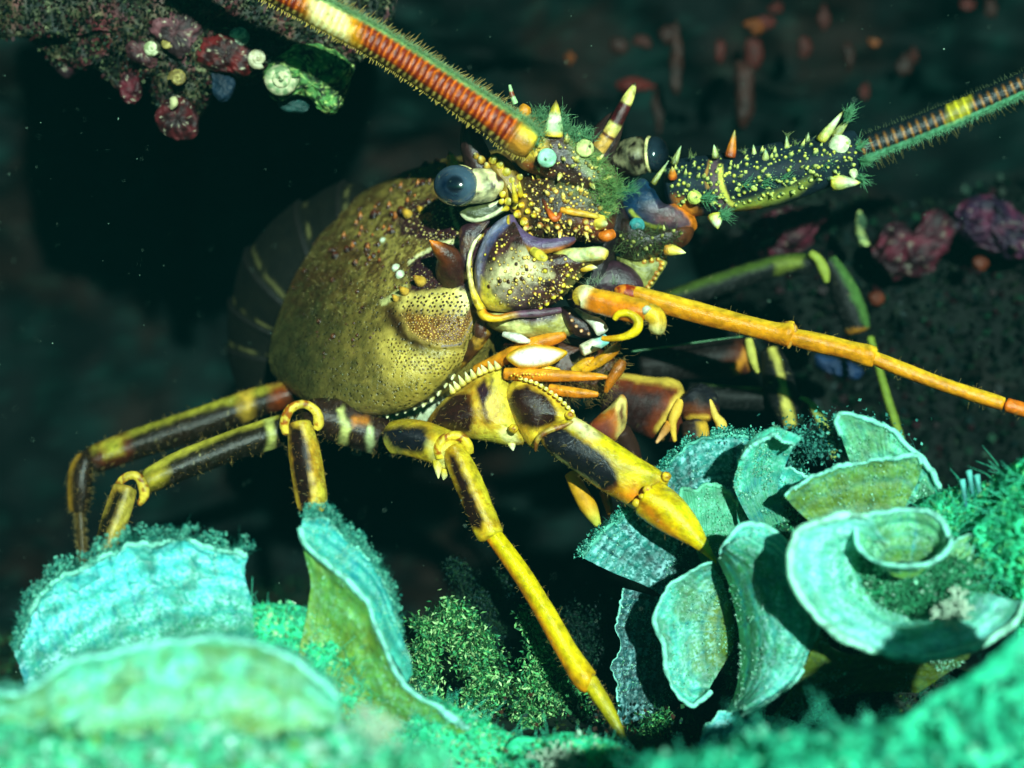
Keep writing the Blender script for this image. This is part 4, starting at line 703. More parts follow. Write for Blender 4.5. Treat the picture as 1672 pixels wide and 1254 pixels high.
# ---- jointed orange antennules
OR = lambda u, a, s, P: lerp(lerp(c(232, 150, 20), c(240, 190, 40), step(.2, .9, a)), c(170, 70, 14), step(.25, .9, -a)*.6*step(.35, .6, fbm(P, .05, 7, 3)))
an = tube([(1014, 478, 60), (1036, 480, 66), (1080, 494, 74), (1160, 516, 88), (1230, 534, 100), (1270, 544, 106), (1290, 546, 110), (1296, 548, 110)], [8, 13, 16, 17, 16, 17, 21, 17], 110, 30, OR).build('antennule', MLEG, lob)
tube([(1286, 548, 110), (1320, 556, 116), (1380, 570, 126), (1416, 580, 132), (1432, 584, 134)], [13, 15.5, 15, 18, 15], 60, 26, OR).build('antennule_segment', MLEG, an)
tube([(1422, 582, 134), (1460, 598, 140), (1540, 628, 152), (1620, 654, 164), (1642, 660, 168)], [11, 12.5, 11.5, 12, 10], 70, 26, OR).build('antennule_segment', MLEG, an)
tube([(1640, 660, 168), (1680, 672, 174), (1760, 700, 186)], [12, 12, 10], 30, 22, lambda u, a, s, P: lerp(c(230, 110, 20), c(220, 140, 20), u)).build('antennule_segment', MLEG, an)
jr = M(); jr.join(tube([(1280, 526, 112), (1298, 534, 118), (1294, 552, 120), (1286, 570, 114)], [3, 4, 4, 3], 24, 10, c(170, 120, 40))); jr.build('joint_ring', MLEG, an)
blob([(1004, 470), (1020, 464), (1045, 470), (1056, 480), (1046, 492), (1020, 492), (1006, 482)], 66, 14, 20, (0, 0), .5, 1.5, lambda P: lerp(c(150, 40, 14), c(230, 130, 30), step(.4, .6, fbm(P, .12)))).build('antennule_base', MLEG, an)
tube([(936, 490, 150), (952, 484, 154), (970, 490, 160), (1010, 500, 170), (1046, 510, 180), (1056, 514, 182)], [8, 19, 19, 20, 21, 16], 90, 32,
     lambda u, a, s, P: lerp(lerp(c(226, 124, 14), c(240, 170, 30), step(.1, .9, a)), lerp(c(250, 206, 40), c(252, 244, 190), np.exp(-((u-.2)/.08)**2)), step(.3, .2, u)*.95)).build('antennule', MLEG, lob)
a2 = [o for o in lob.children if o.name.startswith('antennule')][-1]
rod([(1002, 522, 184), (1012, 512, 190), (1030, 512, 194), (1042, 524, 196), (1038, 540, 194), (1018, 550, 190), (994, 553, 182), (982, 552, 176)], [4, 6, 7, 8, 8, 6, 5, 4], lambda u, a, s, P: lerp(c(236, 200, 20), c(240, 160, 14), step(.6, 1, u)), 'antennule_curl', a2, 80, 18, MLEG)
rod([(1050, 506, 182), (1068, 514, 186), (1074, 528, 186), (1068, 546, 184)], [15, 15, 14, 15], lambda u, a, s, P: lerp(c(226, 180, 40), c(190, 180, 110), step(.5, .9, u)), 'antennule_segment', a2, 50, 22, MLEG, cap=.8)
rod([(1052, 502, 196), (1058, 510, 200)], [7, 9], c(190, 200, 170), 'antennule_segment', a2, 20, 14)
tuft([(975, 462, 120), (1000, 462, 110), (960, 468, 120)], 18, 14, 3, (.1, -1, .3), c(120, 150, 120), c(190, 206, 170), .4, .6).build('bristle_tuft', MH, a2)
# ---- mouthparts
OM = lambda u, a, s, P: lerp(c(216, 120, 14), c(236, 160, 34), step(-.4, .8, a)*(.5+.5*fbm(P, .15, 3)))
mx_ = tube([(775, 606, 40), (820, 586, 66), (862, 566, 84), (905, 552, 92), (925, 546, 92)], [9, 12, 13, 11, 6], 70, 24, OM).build('maxilliped', MLEG, lob)
mn = blob([(826, 584), (842, 570), (870, 562), (905, 566), (926, 574), (920, 584), (900, 596), (872, 602), (846, 600)], 100, 20, 26, (0, 0), .5, 1.5, lambda P: lerp(c(240, 180, 20), c(255, 252, 236), step(0, 9, dist([(826, 584), (842, 570), (870, 562), (905, 566), (926, 574), (920, 584), (900, 596), (872, 602), (846, 600)], P[:, :2], True)-1))).build('mandible', MW, lob)
rod([(820, 545, 96), (845, 552, 104), (866, 558, 100)], [4, 8, 3], WHITE, 'mandible', lob)
blob([(826, 556), (880, 548), (940, 552), (990, 575), (1010, 600), (990, 640), (930, 650), (880, 630), (820, 610)], 20, 30, 60, (0, 0), .5, 4, lambda P: lerp(c(40, 18, 14), c(90, 44, 16), fbm(P, .05))).build('mouth_cavity', MSM, lob)
m2 = tube([(822, 610, 92), (870, 612, 104), (930, 614, 112), (975, 615, 116), (993, 616, 118)], [10, 11, 9, 6, 3], 80, 22, OM)
rr_ = np.array([(x, 613+R.uniform(-3, 3), 122) for x in np.arange(835, 985, 5.)]); m2.join(knobs(rr_+[0, 0, -6], np.tile([0, -.5, 1.], (len(rr_), 1)), 2.4, 3.4, c(200, 130, 20), c(246, 200, 60), 7)); m2.build('maxilliped_segment', MLEG, mx_)
tube([(895, 634, 96), (930, 640, 104), (960, 643, 108), (978, 644, 110)], [8, 9, 7, 4], 50, 20, OM).build('maxilliped_segment', MLEG, mx_)
tube([(950, 606, 94), (975, 592, 100), (1000, 574, 104), (1012, 560, 104)], [6, 9, 9, 5], 50, 20, lambda u, a, s, P: lerp(c(236, 170, 20), c(170, 90, 14), u)).build('maxilliped_segment', MLEG, mx_)
tube([(934, 606, 90), (955, 594, 96), (972, 586, 96)], [6, 9, 5], 40, 18, lambda u, a, s, P: lerp(c(246, 200, 40), c(220, 130, 14), u)).build('maxilliped_segment', MLEG, mx_)
tube([(988, 642, 108), (996, 624, 112), (1010, 602, 114), (1018, 588, 112)], [3, 8, 10, 7], 50, 20, lambda u, a, s, P: lerp(c(200, 110, 14), c(150, 84, 20), u)).build('maxilliped_segment', MLEG, mx_)
h = tuft([(980, 606, 106), (1005, 600, 110), (1014, 585, 108), (992, 635, 108), (960, 655, 100), (985, 650, 104), (930, 650, 96)], 26, 14, 5, (.7, .3, .2), c(80, 60, 30), c(150, 120, 60), .5, .45)
h.join(tuft(spline([(850, 622, 90), (920, 628, 98), (970, 628, 100)], 10), 14, 10, 3, (.6, .6, .2), c(110, 70, 24), c(160, 120, 60), .3, .45)); h.build('bristle_tuft', MH, mx_)
rod([(860, 590, 88), (885, 600, 92), (915, 606, 92)], [4, 6, 4], c(250, 196, 20), 'mandible_palp', mn)
# long thin side bristles (far legs' swimming hairs)
rod([(1030, 574, -100), (1090, 566, -104), (1160, 556, -110), (1215, 549, -120)], [1.6, 1.6, 1.5, 1.2], c(60, 110, 70), 'feeler', lob)

def orbc(P):
    C = lerp(c(50, 60, 34), c(96, 100, 60), fbm(P, .08)); stroke(C, P, [(754, 352), (775, 360), (802, 352), (832, 332)], 6, c(240, 238, 190), 1.5, 1); stroke(C, P, [(800, 336), (826, 322)], 5, c(240, 236, 190), 1.5, 1); return C
blob([(750, 345), (775, 335), (806, 330), (836, 314), (840, 330), (818, 350), (790, 362), (764, 362)], 78, 12, 40, (0, 0), .5, 1.6, orbc, dispA).build('orbit_fold', MSM, lob)
blob([(752, 372), (775, 362), (800, 360), (786, 384), (772, 410), (766, 440), (756, 440), (750, 400)], 74, 12, 40, (0, 0), .5, 1.8, lambda P: lerp(PLUM, c(90, 60, 40), step(.5, .65, fbm(P, .1))), dispA).build('orbit_fold', MSM, lob)

fbc = cones(BE, [(1000, 380), (1120, 374), (1110, 404), (1040, 422)], 14, 4, 2.2, c(60, 50, 30), c(190, 190, 100), 99); fbc.build('spine_patch', MSM, fb)
# ================================================================ SETTING
def unW(V):
    V = np.asarray(V, float); d = V[:, 1]+D0; k = S*d/D0
    return np.stack([V[:, 0]/k+836, 627-(V[:, 2]-CZ)/k, (D0-d)/S], 1)
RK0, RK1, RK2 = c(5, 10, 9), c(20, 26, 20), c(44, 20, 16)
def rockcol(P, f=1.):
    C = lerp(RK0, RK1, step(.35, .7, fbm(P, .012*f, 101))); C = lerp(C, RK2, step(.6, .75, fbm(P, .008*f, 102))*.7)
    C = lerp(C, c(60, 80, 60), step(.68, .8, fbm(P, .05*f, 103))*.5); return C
# back wall and roof of the crevice, one sheet
nx, ny = 300, 260
prof = spline([(0, -1100, -100), (0, -900, -300), (0, -600, -700), (0, -250, -1000), (0, 60, -1200), (0, 400, -1500), (0, 760, -1450), (0, 1050, -1150), (0, 1300, -800)], ny)
xs = np.linspace(-2200, 4200, nx); G = np.zeros((ny, nx, 3)); G[..., 0] = xs[None]; G[..., 1] = prof[:, 1:2]; G[..., 2] = prof[:, 2:3]
side = step(1150, 1900, xs)*700*step(150, 420, prof[:, 1:2])+step(300, -500, xs)*100
G[..., 2] += side*step(-100, -400, prof[:, 2:3])
P = G.reshape(-1, 3); n = (fbm(P, .004, 110, 5)-.5)*420+(fbm(P, .016, 111, 4)-.5)*120+(fbm(P, .06, 112, 3)-.5)*30
w = step(120, -200, P[:, 2]); P = P+np.stack([0*n, (fbm(P, .01, 113)-.5)*60-(1-w)*np.abs(n)*.15, n*(.15+.85*w)], 1)
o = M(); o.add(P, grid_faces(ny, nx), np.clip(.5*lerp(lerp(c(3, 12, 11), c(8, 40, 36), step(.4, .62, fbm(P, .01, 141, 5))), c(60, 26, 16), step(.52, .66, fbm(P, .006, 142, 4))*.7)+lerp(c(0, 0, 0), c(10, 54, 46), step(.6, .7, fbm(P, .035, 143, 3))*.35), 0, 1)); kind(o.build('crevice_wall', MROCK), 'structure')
# seabed
def ground_h(X, Y):
    P = np.stack([X*1000, Y*1000, 0*X], 1)
    return .022+(fbm(P, .012, 120, 4)-.5)*.035+(fbm(P, .05, 121, 3)-.5)*.010+np.clip(Y-.25, 0, 9)*.10
X, Y = np.meshgrid(np.concatenate([np.linspace(-1.6, -.45, 50), np.linspace(-.44, .44, 300), np.linspace(.45, 1.6, 50)]), np.concatenate([np.linspace(-.58, .35, 300), np.linspace(.36, 1.3, 60)]))
Xr, Yr = X.ravel(), Y.ravel(); V = np.stack([Xr, Yr, ground_h(Xr, Yr)], 1); P = unW(V)
PP = V*1000; C = lerp(c(14, 34, 26), c(40, 70, 44), step(.4, .7, fbm(PP, .03, 122))); C = lerp(C, c(60, 40, 26), step(.6, .75, fbm(PP, .05, 123))*.6)
o = M(); o.add(P, grid_faces(X.shape[0], X.shape[1]), C); kind(o.build('seabed', MROCK), 'structure')
# overhanging rock at the upper left
def lump(outline, z, tf, tb, col, seed, amp=20, res=4, sc=.03, tilt=(0, 0)):
    def disp(V):
        n = fbm(V, sc, seed, 4)-.5; m = fbm(V, sc*3.2, seed+5, 3)-.5
        return np.stack([(fbm(V, sc, seed+9, 3)-.5)*amp, (fbm(V, sc, seed+8, 3)-.5)*amp, n*amp*2.2+m*amp*.8], 1)
    return blob(outline, z, tf, tb, tilt, .5, res, col, disp)
def ovcol(P):
    C = lerp(c(24, 34, 28), c(80, 74, 50), step(.4, .7, fbm(P, .03, 131))); C = lerp(C, c(110, 34, 44), step(.56, .66, fbm(P, .02, 132))*.8); C = lerp(C, c(150, 150, 110), step(.66, .74, fbm(P, .09, 133))*.8)
    return lerp(C, c(120, 60, 70), step(.62, .7, fbm(P, .06, 134))*.6)
o = lump([(60, -330), (700, -330), (660, -60), (640, 30), (600, 80), (560, 120), (500, 150), (450, 140), (400, 130), (350, 150), (330, 190), (300, 215), (265, 200), (240, 140), (200, 150), (150, 110), (100, 110), (50, 60), (-60, 20), (-80, -330)], -160, 90, 260, ovcol, 135, 26, 4)
OB = o.bvh(); kind(o.build('rock_overhang', MENC), 'structure')
def growth(outline, z, tf, col, name, label, cat, seed, amp=8, res=2.5, sc=.08, m_=None, group=None, tb=None):
    o = lump(outline, z, tf, tb or tf*1.5, col, seed, amp, res, sc).build(name, m_ or MENC); return tag(o, label, cat, group)
gr = lambda P: lerp(lerp(c(18, 34, 14), c(84, 140, 70), step(.42, .6, fbm(P, .09, 141))), c(190, 214, 120), step(.58, .66, fbm(P, .2, 142))*.8)
growth([(430, 130), (450, 95), (490, 70), (540, 80), (575, 105), (572, 140), (558, 170), (545, 188), (525, 182), (505, 160), (480, 158), (450, 165)], -70, 30, gr, 'encrusted_rock_tip', 'mottled green encrusted lip of rock hanging under the banded antenna', 'rock', 143, 10, tb=90)
def snail(x, y, z, r, label, c0, c1, ang=0., ry=1.):
    V = []; m, n = 90, 18; C = []
    for i in range(m):
        t = i/(m-1); a = t*2*math.pi*2.6+ang; q = (1-t)**1.1; R_ = r*(.62*q); rr = r*(.44*q+.02)
        cx, cy, cz = x+R_*math.cos(a), y+R_*math.sin(a)*ry, z+r*.75*t
        for j in range(n):
            b = 2*math.pi*j/n; V.append((cx+rr*math.cos(b)*math.cos(a), cy+rr*math.cos(b)*math.sin(a)*ry, cz+rr*math.sin(b)*.8)); C.append(t)
    V = np.array(V); o = M(); cc = lerp(c0, c1, step(.4, .65, fbm(V, .15, 7, 3))); o.add(V, grid_faces(m, n, True), cc); return tag(o.build('snail_shell', MENC), label, 'shell')
snail(457, 128, -36, 30, 'round cream and green spiral shell stuck on the mottled green rock lip', c(120, 150, 100), c(222, 214, 170))
snail(421, 95, -60, 18, 'small whitish shell above the larger spiral shell', c(190, 180, 140), c(236, 226, 190), 1.)
snail(392, 62, -70, 20, 'pale glossy shell fragment near the top of the overhang', c(90, 120, 100), c(214, 224, 190), 2.)
snail(290, 128, -70, 16, 'small brown shell hanging below the pink growths', c(110, 90, 40), c(180, 160, 90), 3.)
snail(247, 78, -60, 14, 'tiny pale shell wedged between dark growths on the far left', c(150, 160, 110), c(226, 226, 180), .5)
snail(272, 70, -64, 10, 'yellowish shell bit beside the tiny pale shell', c(150, 130, 60), c(214, 190, 110), .5)
rdc = lambda a, b: (lambda P: lerp(lerp(a, b, step(.4, .65, fbm(P, .07, 151))), c(210, 200, 170), step(.68, .74, fbm(P, .18, 152))*.8))
growth([(330, 60), (370, 50), (410, 70), (425, 100), (400, 125), (370, 120), (335, 110), (312, 85)], -80, 24, rdc(c(40, 6, 10), c(100, 16, 18)), 'red_sponge', 'dark red sponge between the shells under the overhang', 'sponge', 153)
growth([(260, 20), (300, 10), (330, 40), (320, 80), (290, 95), (262, 70), (240, 40)], -80, 24, rdc(c(50, 30, 34), c(110, 64, 70)), 'coralline_crust', 'pinkish knobbly crust left of the dark red sponge', 'coral', 154)
growth([(210, 60), (240, 70), (260, 90), (250, 112), (225, 105), (205, 88)], -80, 18, rdc(c(50, 24, 30), c(100, 56, 60)), 'coralline_crust', 'small pink crust below the tiny pale shell', 'coral', 155)
growth([(268, 165), (290, 155), (312, 168), (325, 195), (318, 225), (290, 230), (262, 215), (252, 190)], -90, 22, rdc(c(36, 8, 12), c(84, 20, 26)), 'red_sponge', 'lowest dark red sponge hanging in a ragged clump', 'sponge', 156)
growth([(205, 120), (225, 125), (232, 150), (220, 170), (200, 165), (194, 140)], -110, 14, rdc(c(50, 10, 20), c(100, 26, 40)), 'red_sponge', 'slim dark red sponge left of the lowest hanging clump', 'sponge', 157)
growth([(80, 20), (130, 10), (160, 40), (140, 100), (110, 130), (80, 100), (70, 60)], -170, 26, rdc(c(40, 14, 24), c(90, 40, 50)), 'coralline_crust', 'dim purple crust at the far upper left', 'coral', 158)
growth([(350, 110), (372, 118), (384, 140), (372, 165), (354, 160), (345, 135)], -90, 12, lambda P: lerp(c(10, 24, 40), c(24, 50, 70), fbm(P, .1)), 'sea_squirt', 'small bluish sea squirt hanging below the red sponge', 'sea squirt', 159)
growth([(455, 165), (480, 158), (505, 165), (500, 180), (475, 186), (458, 178)], -80, 10, lambda P: lerp(c(16, 40, 40), c(30, 80, 76), fbm(P, .1)), 'sea_squirt', 'grey green translucent sea squirt under the spiral shell', 'sea squirt', 160)
rod([(280, 178, -66), (284, 168, -60), (282, 158, -58)], [3, 7, 5], c(214, 206, 150), 'tube_worm', None, mt=MENC)
tag(bpy.data.objects['tube_worm'], 'pale tube worm poking out of the lowest red sponge', 'worm')
# leafy turf cover on the overhang
def cover(B, poly, gap, size, cols, seed, nz=900, lift=1., jit=.9):
    Q, N, K = onto(B, scatter(poly, gap, seed, jit), nz); rg = np.random.default_rng(seed); i = rg.integers(0, len(cols), len(Q))
    return leaves(Q, size, np.array(cols)[i]*rg.uniform(.5, 1.2, (len(Q), 1)), rg, N*lift)
o = cover(OB, [(-60, -80), (660, -80), (620, 110), (500, 150), (350, 150), (300, 215), (240, 150), (180, 130), (-60, 60)], 4, 7, [c(24, 36, 28), c(50, 60, 36), c(60, 16, 22), c(34, 56, 44), c(14, 20, 18), c(100, 110, 76)], 170); kind(o.build('overhang_turf', MTURF), 'stuff')['label'] = 'short dark mixed turf growing on the overhanging rock'
# dim red sponges on the far wall and pink crusts to the right
dim = [(1010, 75, 16, 14), (1050, 70, 16, 12), (1092, 55, 14, 16), (1104, 100, 12, 60), (1030, 140, 34, 14), (1075, 170, 10, 44), (1232, 42, 18, 12), (1250, 38, 16, 10), (1176, 82, 9, 18), (1216, 150, 20, 60), (1312, 78, 12, 18), (1385, 90, 11, 24), (1478, 108, 13, 20), (1490, 92, 10, 14), (1230, 90, 14, 30), (1616, 16, 10, 16), (1412, 150, 8, 16), (1268, 14, 12, 12), (930, 95, 8, 10), (1426, 70, 10, 9), (1580, 8, 12, 9), (1345, 30, 9, 20)]
where = ['leftmost of the pair of round ones above the brow horn', 'right one of the round pair above the brow horn', 'leaning one right of the round pair', 'long upright one behind the brow horn', 'low slanting one just right of the brow horn tip', 'narrow one hanging right of the brow horn', 'orange one near the top centre of the dark wall', 'one just right of the orange one near the top', 'small one left of centre on the dark wall', 'large dim one above the far antenna root', 'short one above the far antenna spines', 'upright one over the middle of the far antenna', 'reddish one above the end of the far antenna stalk', 'small one touching the reddish one', 'faint one below the orange one', 'one by the upper right corner', 'tiny one over the far whip antenna base', 'one cut by the top edge of the picture', 'tiny dim one over the near antenna', 'amber one right of centre', 'small one at the top right edge', 'slender one near the top right of centre']
for k, (x, y, rx, ry) in enumerate(dim):
    th = np.linspace(0, 2*math.pi, 9)[:-1]; rg = np.random.default_rng(300+k); z = -800-rg.random()*200
    ol = [(x+rx*math.cos(t)*rg.uniform(.7, 1.2), y+ry*math.sin(t)*rg.uniform(.7, 1.2)) for t in th]
    col = c(150, 70, 20) if k in (6, 18, 19) else c(96+rg.integers(-30, 30), 26, 16)
    growth(ol, z, min(rx, ry), lambda P, q=col: lerp(q*.5, q, fbm(P, .08, 5)), 'red_sponge', 'dim red sponge, '+where[k], 'sponge', 310+k, 6, 3, .06, group='sponges on the dark wall')
pk = lambda P: lerp(lerp(c(40, 10, 22), c(104, 30, 50), step(.35, .7, fbm(P, .05, 171))), c(150, 150, 130), step(.68, .74, fbm(P, .1, 172))*.5)
growth([(1192, 420), (1200, 390), (1230, 370), (1262, 345), (1300, 338), (1345, 335), (1352, 352), (1330, 380), (1318, 405), (1290, 420), (1262, 430), (1230, 452), (1200, 450)], -420, 60, pk, 'coralline_crust', 'deep pink knobbly crust behind the far antenna', 'coral', 181, 22, 3.5, .05)
growth([(1425, 400), (1440, 375), (1470, 362), (1490, 380), (1512, 350), (1545, 345), (1560, 380), (1540, 420), (1500, 450), (1460, 455), (1430, 430)], -430, 50, pk, 'coralline_crust', 'pink lobed crust right of the thin green leg', 'coral', 182, 22, 3.5, .05)
growth([(1556, 350), (1580, 326), (1620, 320), (1665, 345), (1700, 380), (1690, 420), (1640, 420), (1590, 400), (1562, 375)], -440, 50, lambda P: pk(P)*.8+c(40, 40, 90)*.2, 'coralline_crust', 'purplish domed crust at the right edge', 'coral', 183, 22, 3.5, .05)
for (x, y, r, lb) in [(1430, 487, 14, 'small orange sponge right of the thin green leg'), (1484, 415, 16, 'dull orange sponge in the hollow under the pink lobed crust'), (1600, 430, 14, 'faint brown orange sponge under the purplish crust')]:
    growth([(x+r*math.cos(t), y+r*.9*math.sin(t)) for t in np.linspace(0, 6.28, 9)[:-1]], -420, r, lambda P: lerp(c(60, 20, 10), c(120, 46, 16), fbm(P, .1)), 'orange_sponge', lb, 'sponge', int(x), 4, 3, .08)
growth([(1400, 345), (1415, 355), (1412, 380), (1420, 400), (1405, 405), (1395, 380)], -400, 12, lambda P: lerp(c(60, 90, 60), c(190, 200, 120), step(.5, .6, fbm(P, .1))), 'pale_sponge', 'pale spotty sponge left of the pink lobed crust', 'sponge', 191)
growth([(1335, 580), (1380, 590), (1410, 605), (1395, 620), (1360, 612), (1335, 598)], -380, 14, lambda P: lerp(c(12, 26, 60), c(30, 60, 100), fbm(P, .08)), 'sea_squirt', 'blue streaky sea squirt below the long orange antennule', 'sea squirt', 192)
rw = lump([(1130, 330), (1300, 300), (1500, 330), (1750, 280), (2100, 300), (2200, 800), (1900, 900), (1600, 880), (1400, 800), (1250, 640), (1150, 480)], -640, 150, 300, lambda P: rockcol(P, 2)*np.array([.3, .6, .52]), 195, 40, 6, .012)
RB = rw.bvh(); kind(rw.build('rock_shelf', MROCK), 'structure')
o = cover(RB, [(1140, 330), (1700, 290), (1700, 880), (1400, 790), (1160, 480)], 11, 15, [c(12, 26, 20), c(30, 44, 30), c(50, 14, 24), c(10, 36, 36), c(24, 64, 44), c(6, 18, 16)], 171); kind(o.build('shelf_turf', MTURF), 'stuff')['label'] = 'dark patchy turf on the rock shelf at the right'

# ================================================================ FAN ALGAE
CY, CYD, OLV, RIMC = c(70, 222, 245), c(14, 140, 156), c(110, 170, 80), c(150, 246, 224)
def fan(label, curves, top=CY, low=OLV, deep=CYD, bands=9, nu=230, nv=150, thick=2.2, rim=5, streak=.5, seed=0, chalk=.6, fringe=0, wave=3, rimcol=RIMC, dz=0, irr=9, epi=500):
    curves = [[(p[0], p[1], p[2]+dz) for p in q] for q in curves]
    th = thing('fan_algae', label, 'fan algae', np.mean(curves[0], 0), 'funnel shaped fan algae'); th['_'] = 0; del th['_']
    def col(U, Q, V):
        st = noise(np.stack([U*70, Q*1.6, 0*U], 1), 1, seed); st2 = noise(np.stack([U*24, Q*3, 0*U+3], 1), 1, seed); b = .5+.5*np.sin((Q**1.2*bands+fbm(V, .012, seed)*1.2)*2*math.pi); gn = fbm(V, .16, seed+2, 3)
        C = lerp(low, top, step(.1, .85, Q*.9+fbm(V, .02, seed+4)*.5-.25)); C = lerp(C, deep, (b**3*.4+step(.5, .9, st)*streak*.8+step(.55, .85, st2)*streak*.4).clip(0, .85)*(1-step(.9, 1, Q)*.6))
        C = lerp(C, c(180, 250, 255), step(.42, .62, fbm(V, .3, seed+2, 3))*(1-b*.8)*chalk*step(.1, .4, Q)); C = lerp(C, low, step(.5, .9, noise(np.stack([U*40, Q*26, 0*U+9], 1), 1, seed))*.3); C = lerp(C, low*.6, step(.5, .68, fbm(V, .025, seed+6))*.5); return C
    def disp(U, Q, V):
        n = (fbm(V, .018, seed+20, 3)-.5)*wave*4.5*(Q**.5)+(fbm(V, .09, seed+22, 3)-.5)*wave*1.6; r = np.sin((Q**1.2*bands)*2*math.pi)*.9+(noise(np.stack([U*60, Q*2, 0*U], 1), 1, seed)-.5)*1.5; return np.stack([n*.4, n*.4, n+r], 1)
    def disp2(U, Q, V):
        D = disp(U, Q, V); G = V.reshape(nv, nu, 3); d = G[-1]-G[-6]; d /= np.linalg.norm(d, axis=1)[:, None]+1e-9; n = (noise(np.stack([U*7, 0*U, 0*U+seed], 1))-.5)*irr*2+(noise(np.stack([U*38, 0*U, 0*U+seed], 1))-.5)*irr*.5
        return D+np.tile(d, (nv, 1))*(n*Q**4)[:, None]
    s = sheet(curves, nu, nv, thick, col, disp2); s.build('blade', MALG, th)
    R_ = s.G[-1]; 
    rn = .55+.9*noise(R_[::2], .03, seed+30)
    if rim: tube(R_[::2]+[0, 0, -.5], rim*.75*rn, 160, 12, lambda u, a, s_, P: lerp(rimcol, rimcol*.45, step(.45, .75, fbm(P, .1, seed, 3)))).build('rim', MALG, th)
    if epi:
        rg = np.random.default_rng(seed+500); i = rg.integers(0, nv, epi*6); j = rg.integers(0, nu, epi*6); Pe = s.G[i, j]; Ne = s.N[i, j]*np.where(s.N[i, j][:, 2:3] < 0, -1, 1); k = fbm(Pe, .03, seed+8, 3) > .5; Pe, Ne = Pe[k][:epi*2]+Ne[k][:epi*2]*1.5, Ne[k][:epi*2]
        leaves(Pe, 3.2, lerp(c(60, 160, 110), c(190, 250, 230), rg.random(len(Pe))), rg, Ne*.8).build('epiphytes', MTURF, th)
    if fringe:
        X = spline(R_, 500); dr = s.G[-1]-s.G[-8]; dr /= np.linalg.norm(dr, axis=1)[:, None]; dr = spline(dr, 500)
        K = 7; Pb = np.repeat(X, K, 0)+np.repeat(dr, K, 0)*R.uniform(0, 1, (500*K, 1))**1.3*fringe+R.normal(0, 3, (500*K, 3)); pn = fbm(Pb, .03, seed+7); Pb = Pb[pn > .42]
        f = leaves(Pb, 4.5, lerp(c(20, 120, 110), c(120, 230, 200), R.random(len(Pb))**2)); f.join(knobs(Pb[::5], R.normal(0, 1, Pb[::5].shape), 1.7, 2.5, c(60, 170, 150), c(170, 245, 220), 6))
        f.join(hairs(X+dr*2, dr, fringe*.8, .6, c(40, 140, 120), .4, .2)); f.build('fringe', MTURF, th)
    return s
def zz(pts, z, dz=0): n = len(pts); return [(p[0], p[1], (p[2] if len(p) > 2 else z+dz*k/(n-1))) for k, p in enumerate(pts)]
# left group
fan('large cyan fan algae with a broad curved rim at the lower left', [zz([(60, 1180), (180, 1130), (300, 1090), (420, 1060)], 250), zz([(40, 1120), (150, 1050), (280, 1000), (410, 985)], 215), zz([(22, 1060), (80, 985), (190, 920), (300, 905), (400, 935)], 200), zz([(20, 1045), (75, 955), (180, 893), (290, 876), (365, 890), (407, 915)], 210)], c(90, 236, 232), c(60, 160, 110), fringe=32, seed=1, rim=8, chalk=.85, bands=5, wave=7, irr=14, streak=.75, dz=110)
fan('low olive green fan algae facing the viewer in the lower left corner', [zz([(-60, 1330), (160, 1330), (380, 1320), (600, 1300)], 380), zz([(-60, 1230), (120, 1210), (320, 1200), (480, 1210), (580, 1230)], 375), zz([(-50, 1160), (60, 1130), (220, 1080), (360, 1062), (470, 1090), (560, 1170)], 350), zz([(-50, 1140), (60, 1108), (200, 1062), (330, 1038), (420, 1050), (500, 1090), (558, 1145)], 335)], c(90, 214, 180), c(120, 160, 50), c(80, 150, 60), seed=2, rim=7, bands=4, streak=.4, chalk=.4, irr=22, fringe=18, wave=6, rimcol=c(150, 245, 230), dz=350)
fan('tall folded fan algae with a bright cyan edge left of centre', [zz([(470, 1150), (520, 1200), (600, 1260), (700, 1290)], 250), zz([(505, 980), (540, 1060), (600, 1150), (690, 1230)], 240), zz([(498, 900), (545, 960), (600, 1050), (640, 1140), (720, 1210)], 262), zz([(490, 862), (500, 890), (548, 930), (595, 975), (622, 1040), (660, 1110), (720, 1165), (770, 1190)], 286)], c(110, 190, 90), c(130, 150, 30), c(80, 130, 30), seed=3, rim=8, bands=3, streak=.35, chalk=.2, wave=4, dz=90)
fan('thin upright teal flap behind the tall folded fan algae', [zz([(495, 895), (548, 935), (600, 985), (628, 1050), (665, 1115)], 262), zz([(492, 866), (555, 905), (612, 960), (640, 1030), (672, 1090)], 250), zz([(496, 842), (530, 850), (575, 885), (615, 930), (640, 985), (655, 1040)], 236)], c(50, 190, 180), c(60, 180, 160), seed=4, rim=3, fringe=26, bands=3, chalk=.3, dz=90)
# right group
fan('wide streaky blue green fan algae behind the yellow claw tip', [zz([(1120, 1010), (1140, 960), (1180, 930), (1230, 900)], 60), zz([(1070, 965), (1100, 900), (1170, 860), (1250, 850)], 70), zz([(1000, 935), (1040, 840), (1120, 770), (1220, 760), (1310, 810)], 84), zz([(946, 908), (985, 862), (1040, 815), (1075, 765), (1130, 725), (1200, 714), (1270, 734), (1325, 790)], 92)], c(56, 170, 160), c(20, 90, 84), c(6, 60, 66), seed=5, rim=4, streak=.9, bands=10, nu=330, chalk=.75, fringe=12, rimcol=c(110, 214, 190))
fan('narrow drooping fan algae flap below the wide streaky one', [zz([(1150, 980), (1130, 1060), (1110, 1140)], 90), zz([(1080, 975), (1070, 1060), (1060, 1170)], 84), zz([(1020, 960), (1004, 1060), (1000, 1190)], 90)], c(24, 96, 100), c(16, 70, 66), c(6, 44, 50), seed=6, rim=2, streak=1, bands=8, nu=240, chalk=.5)
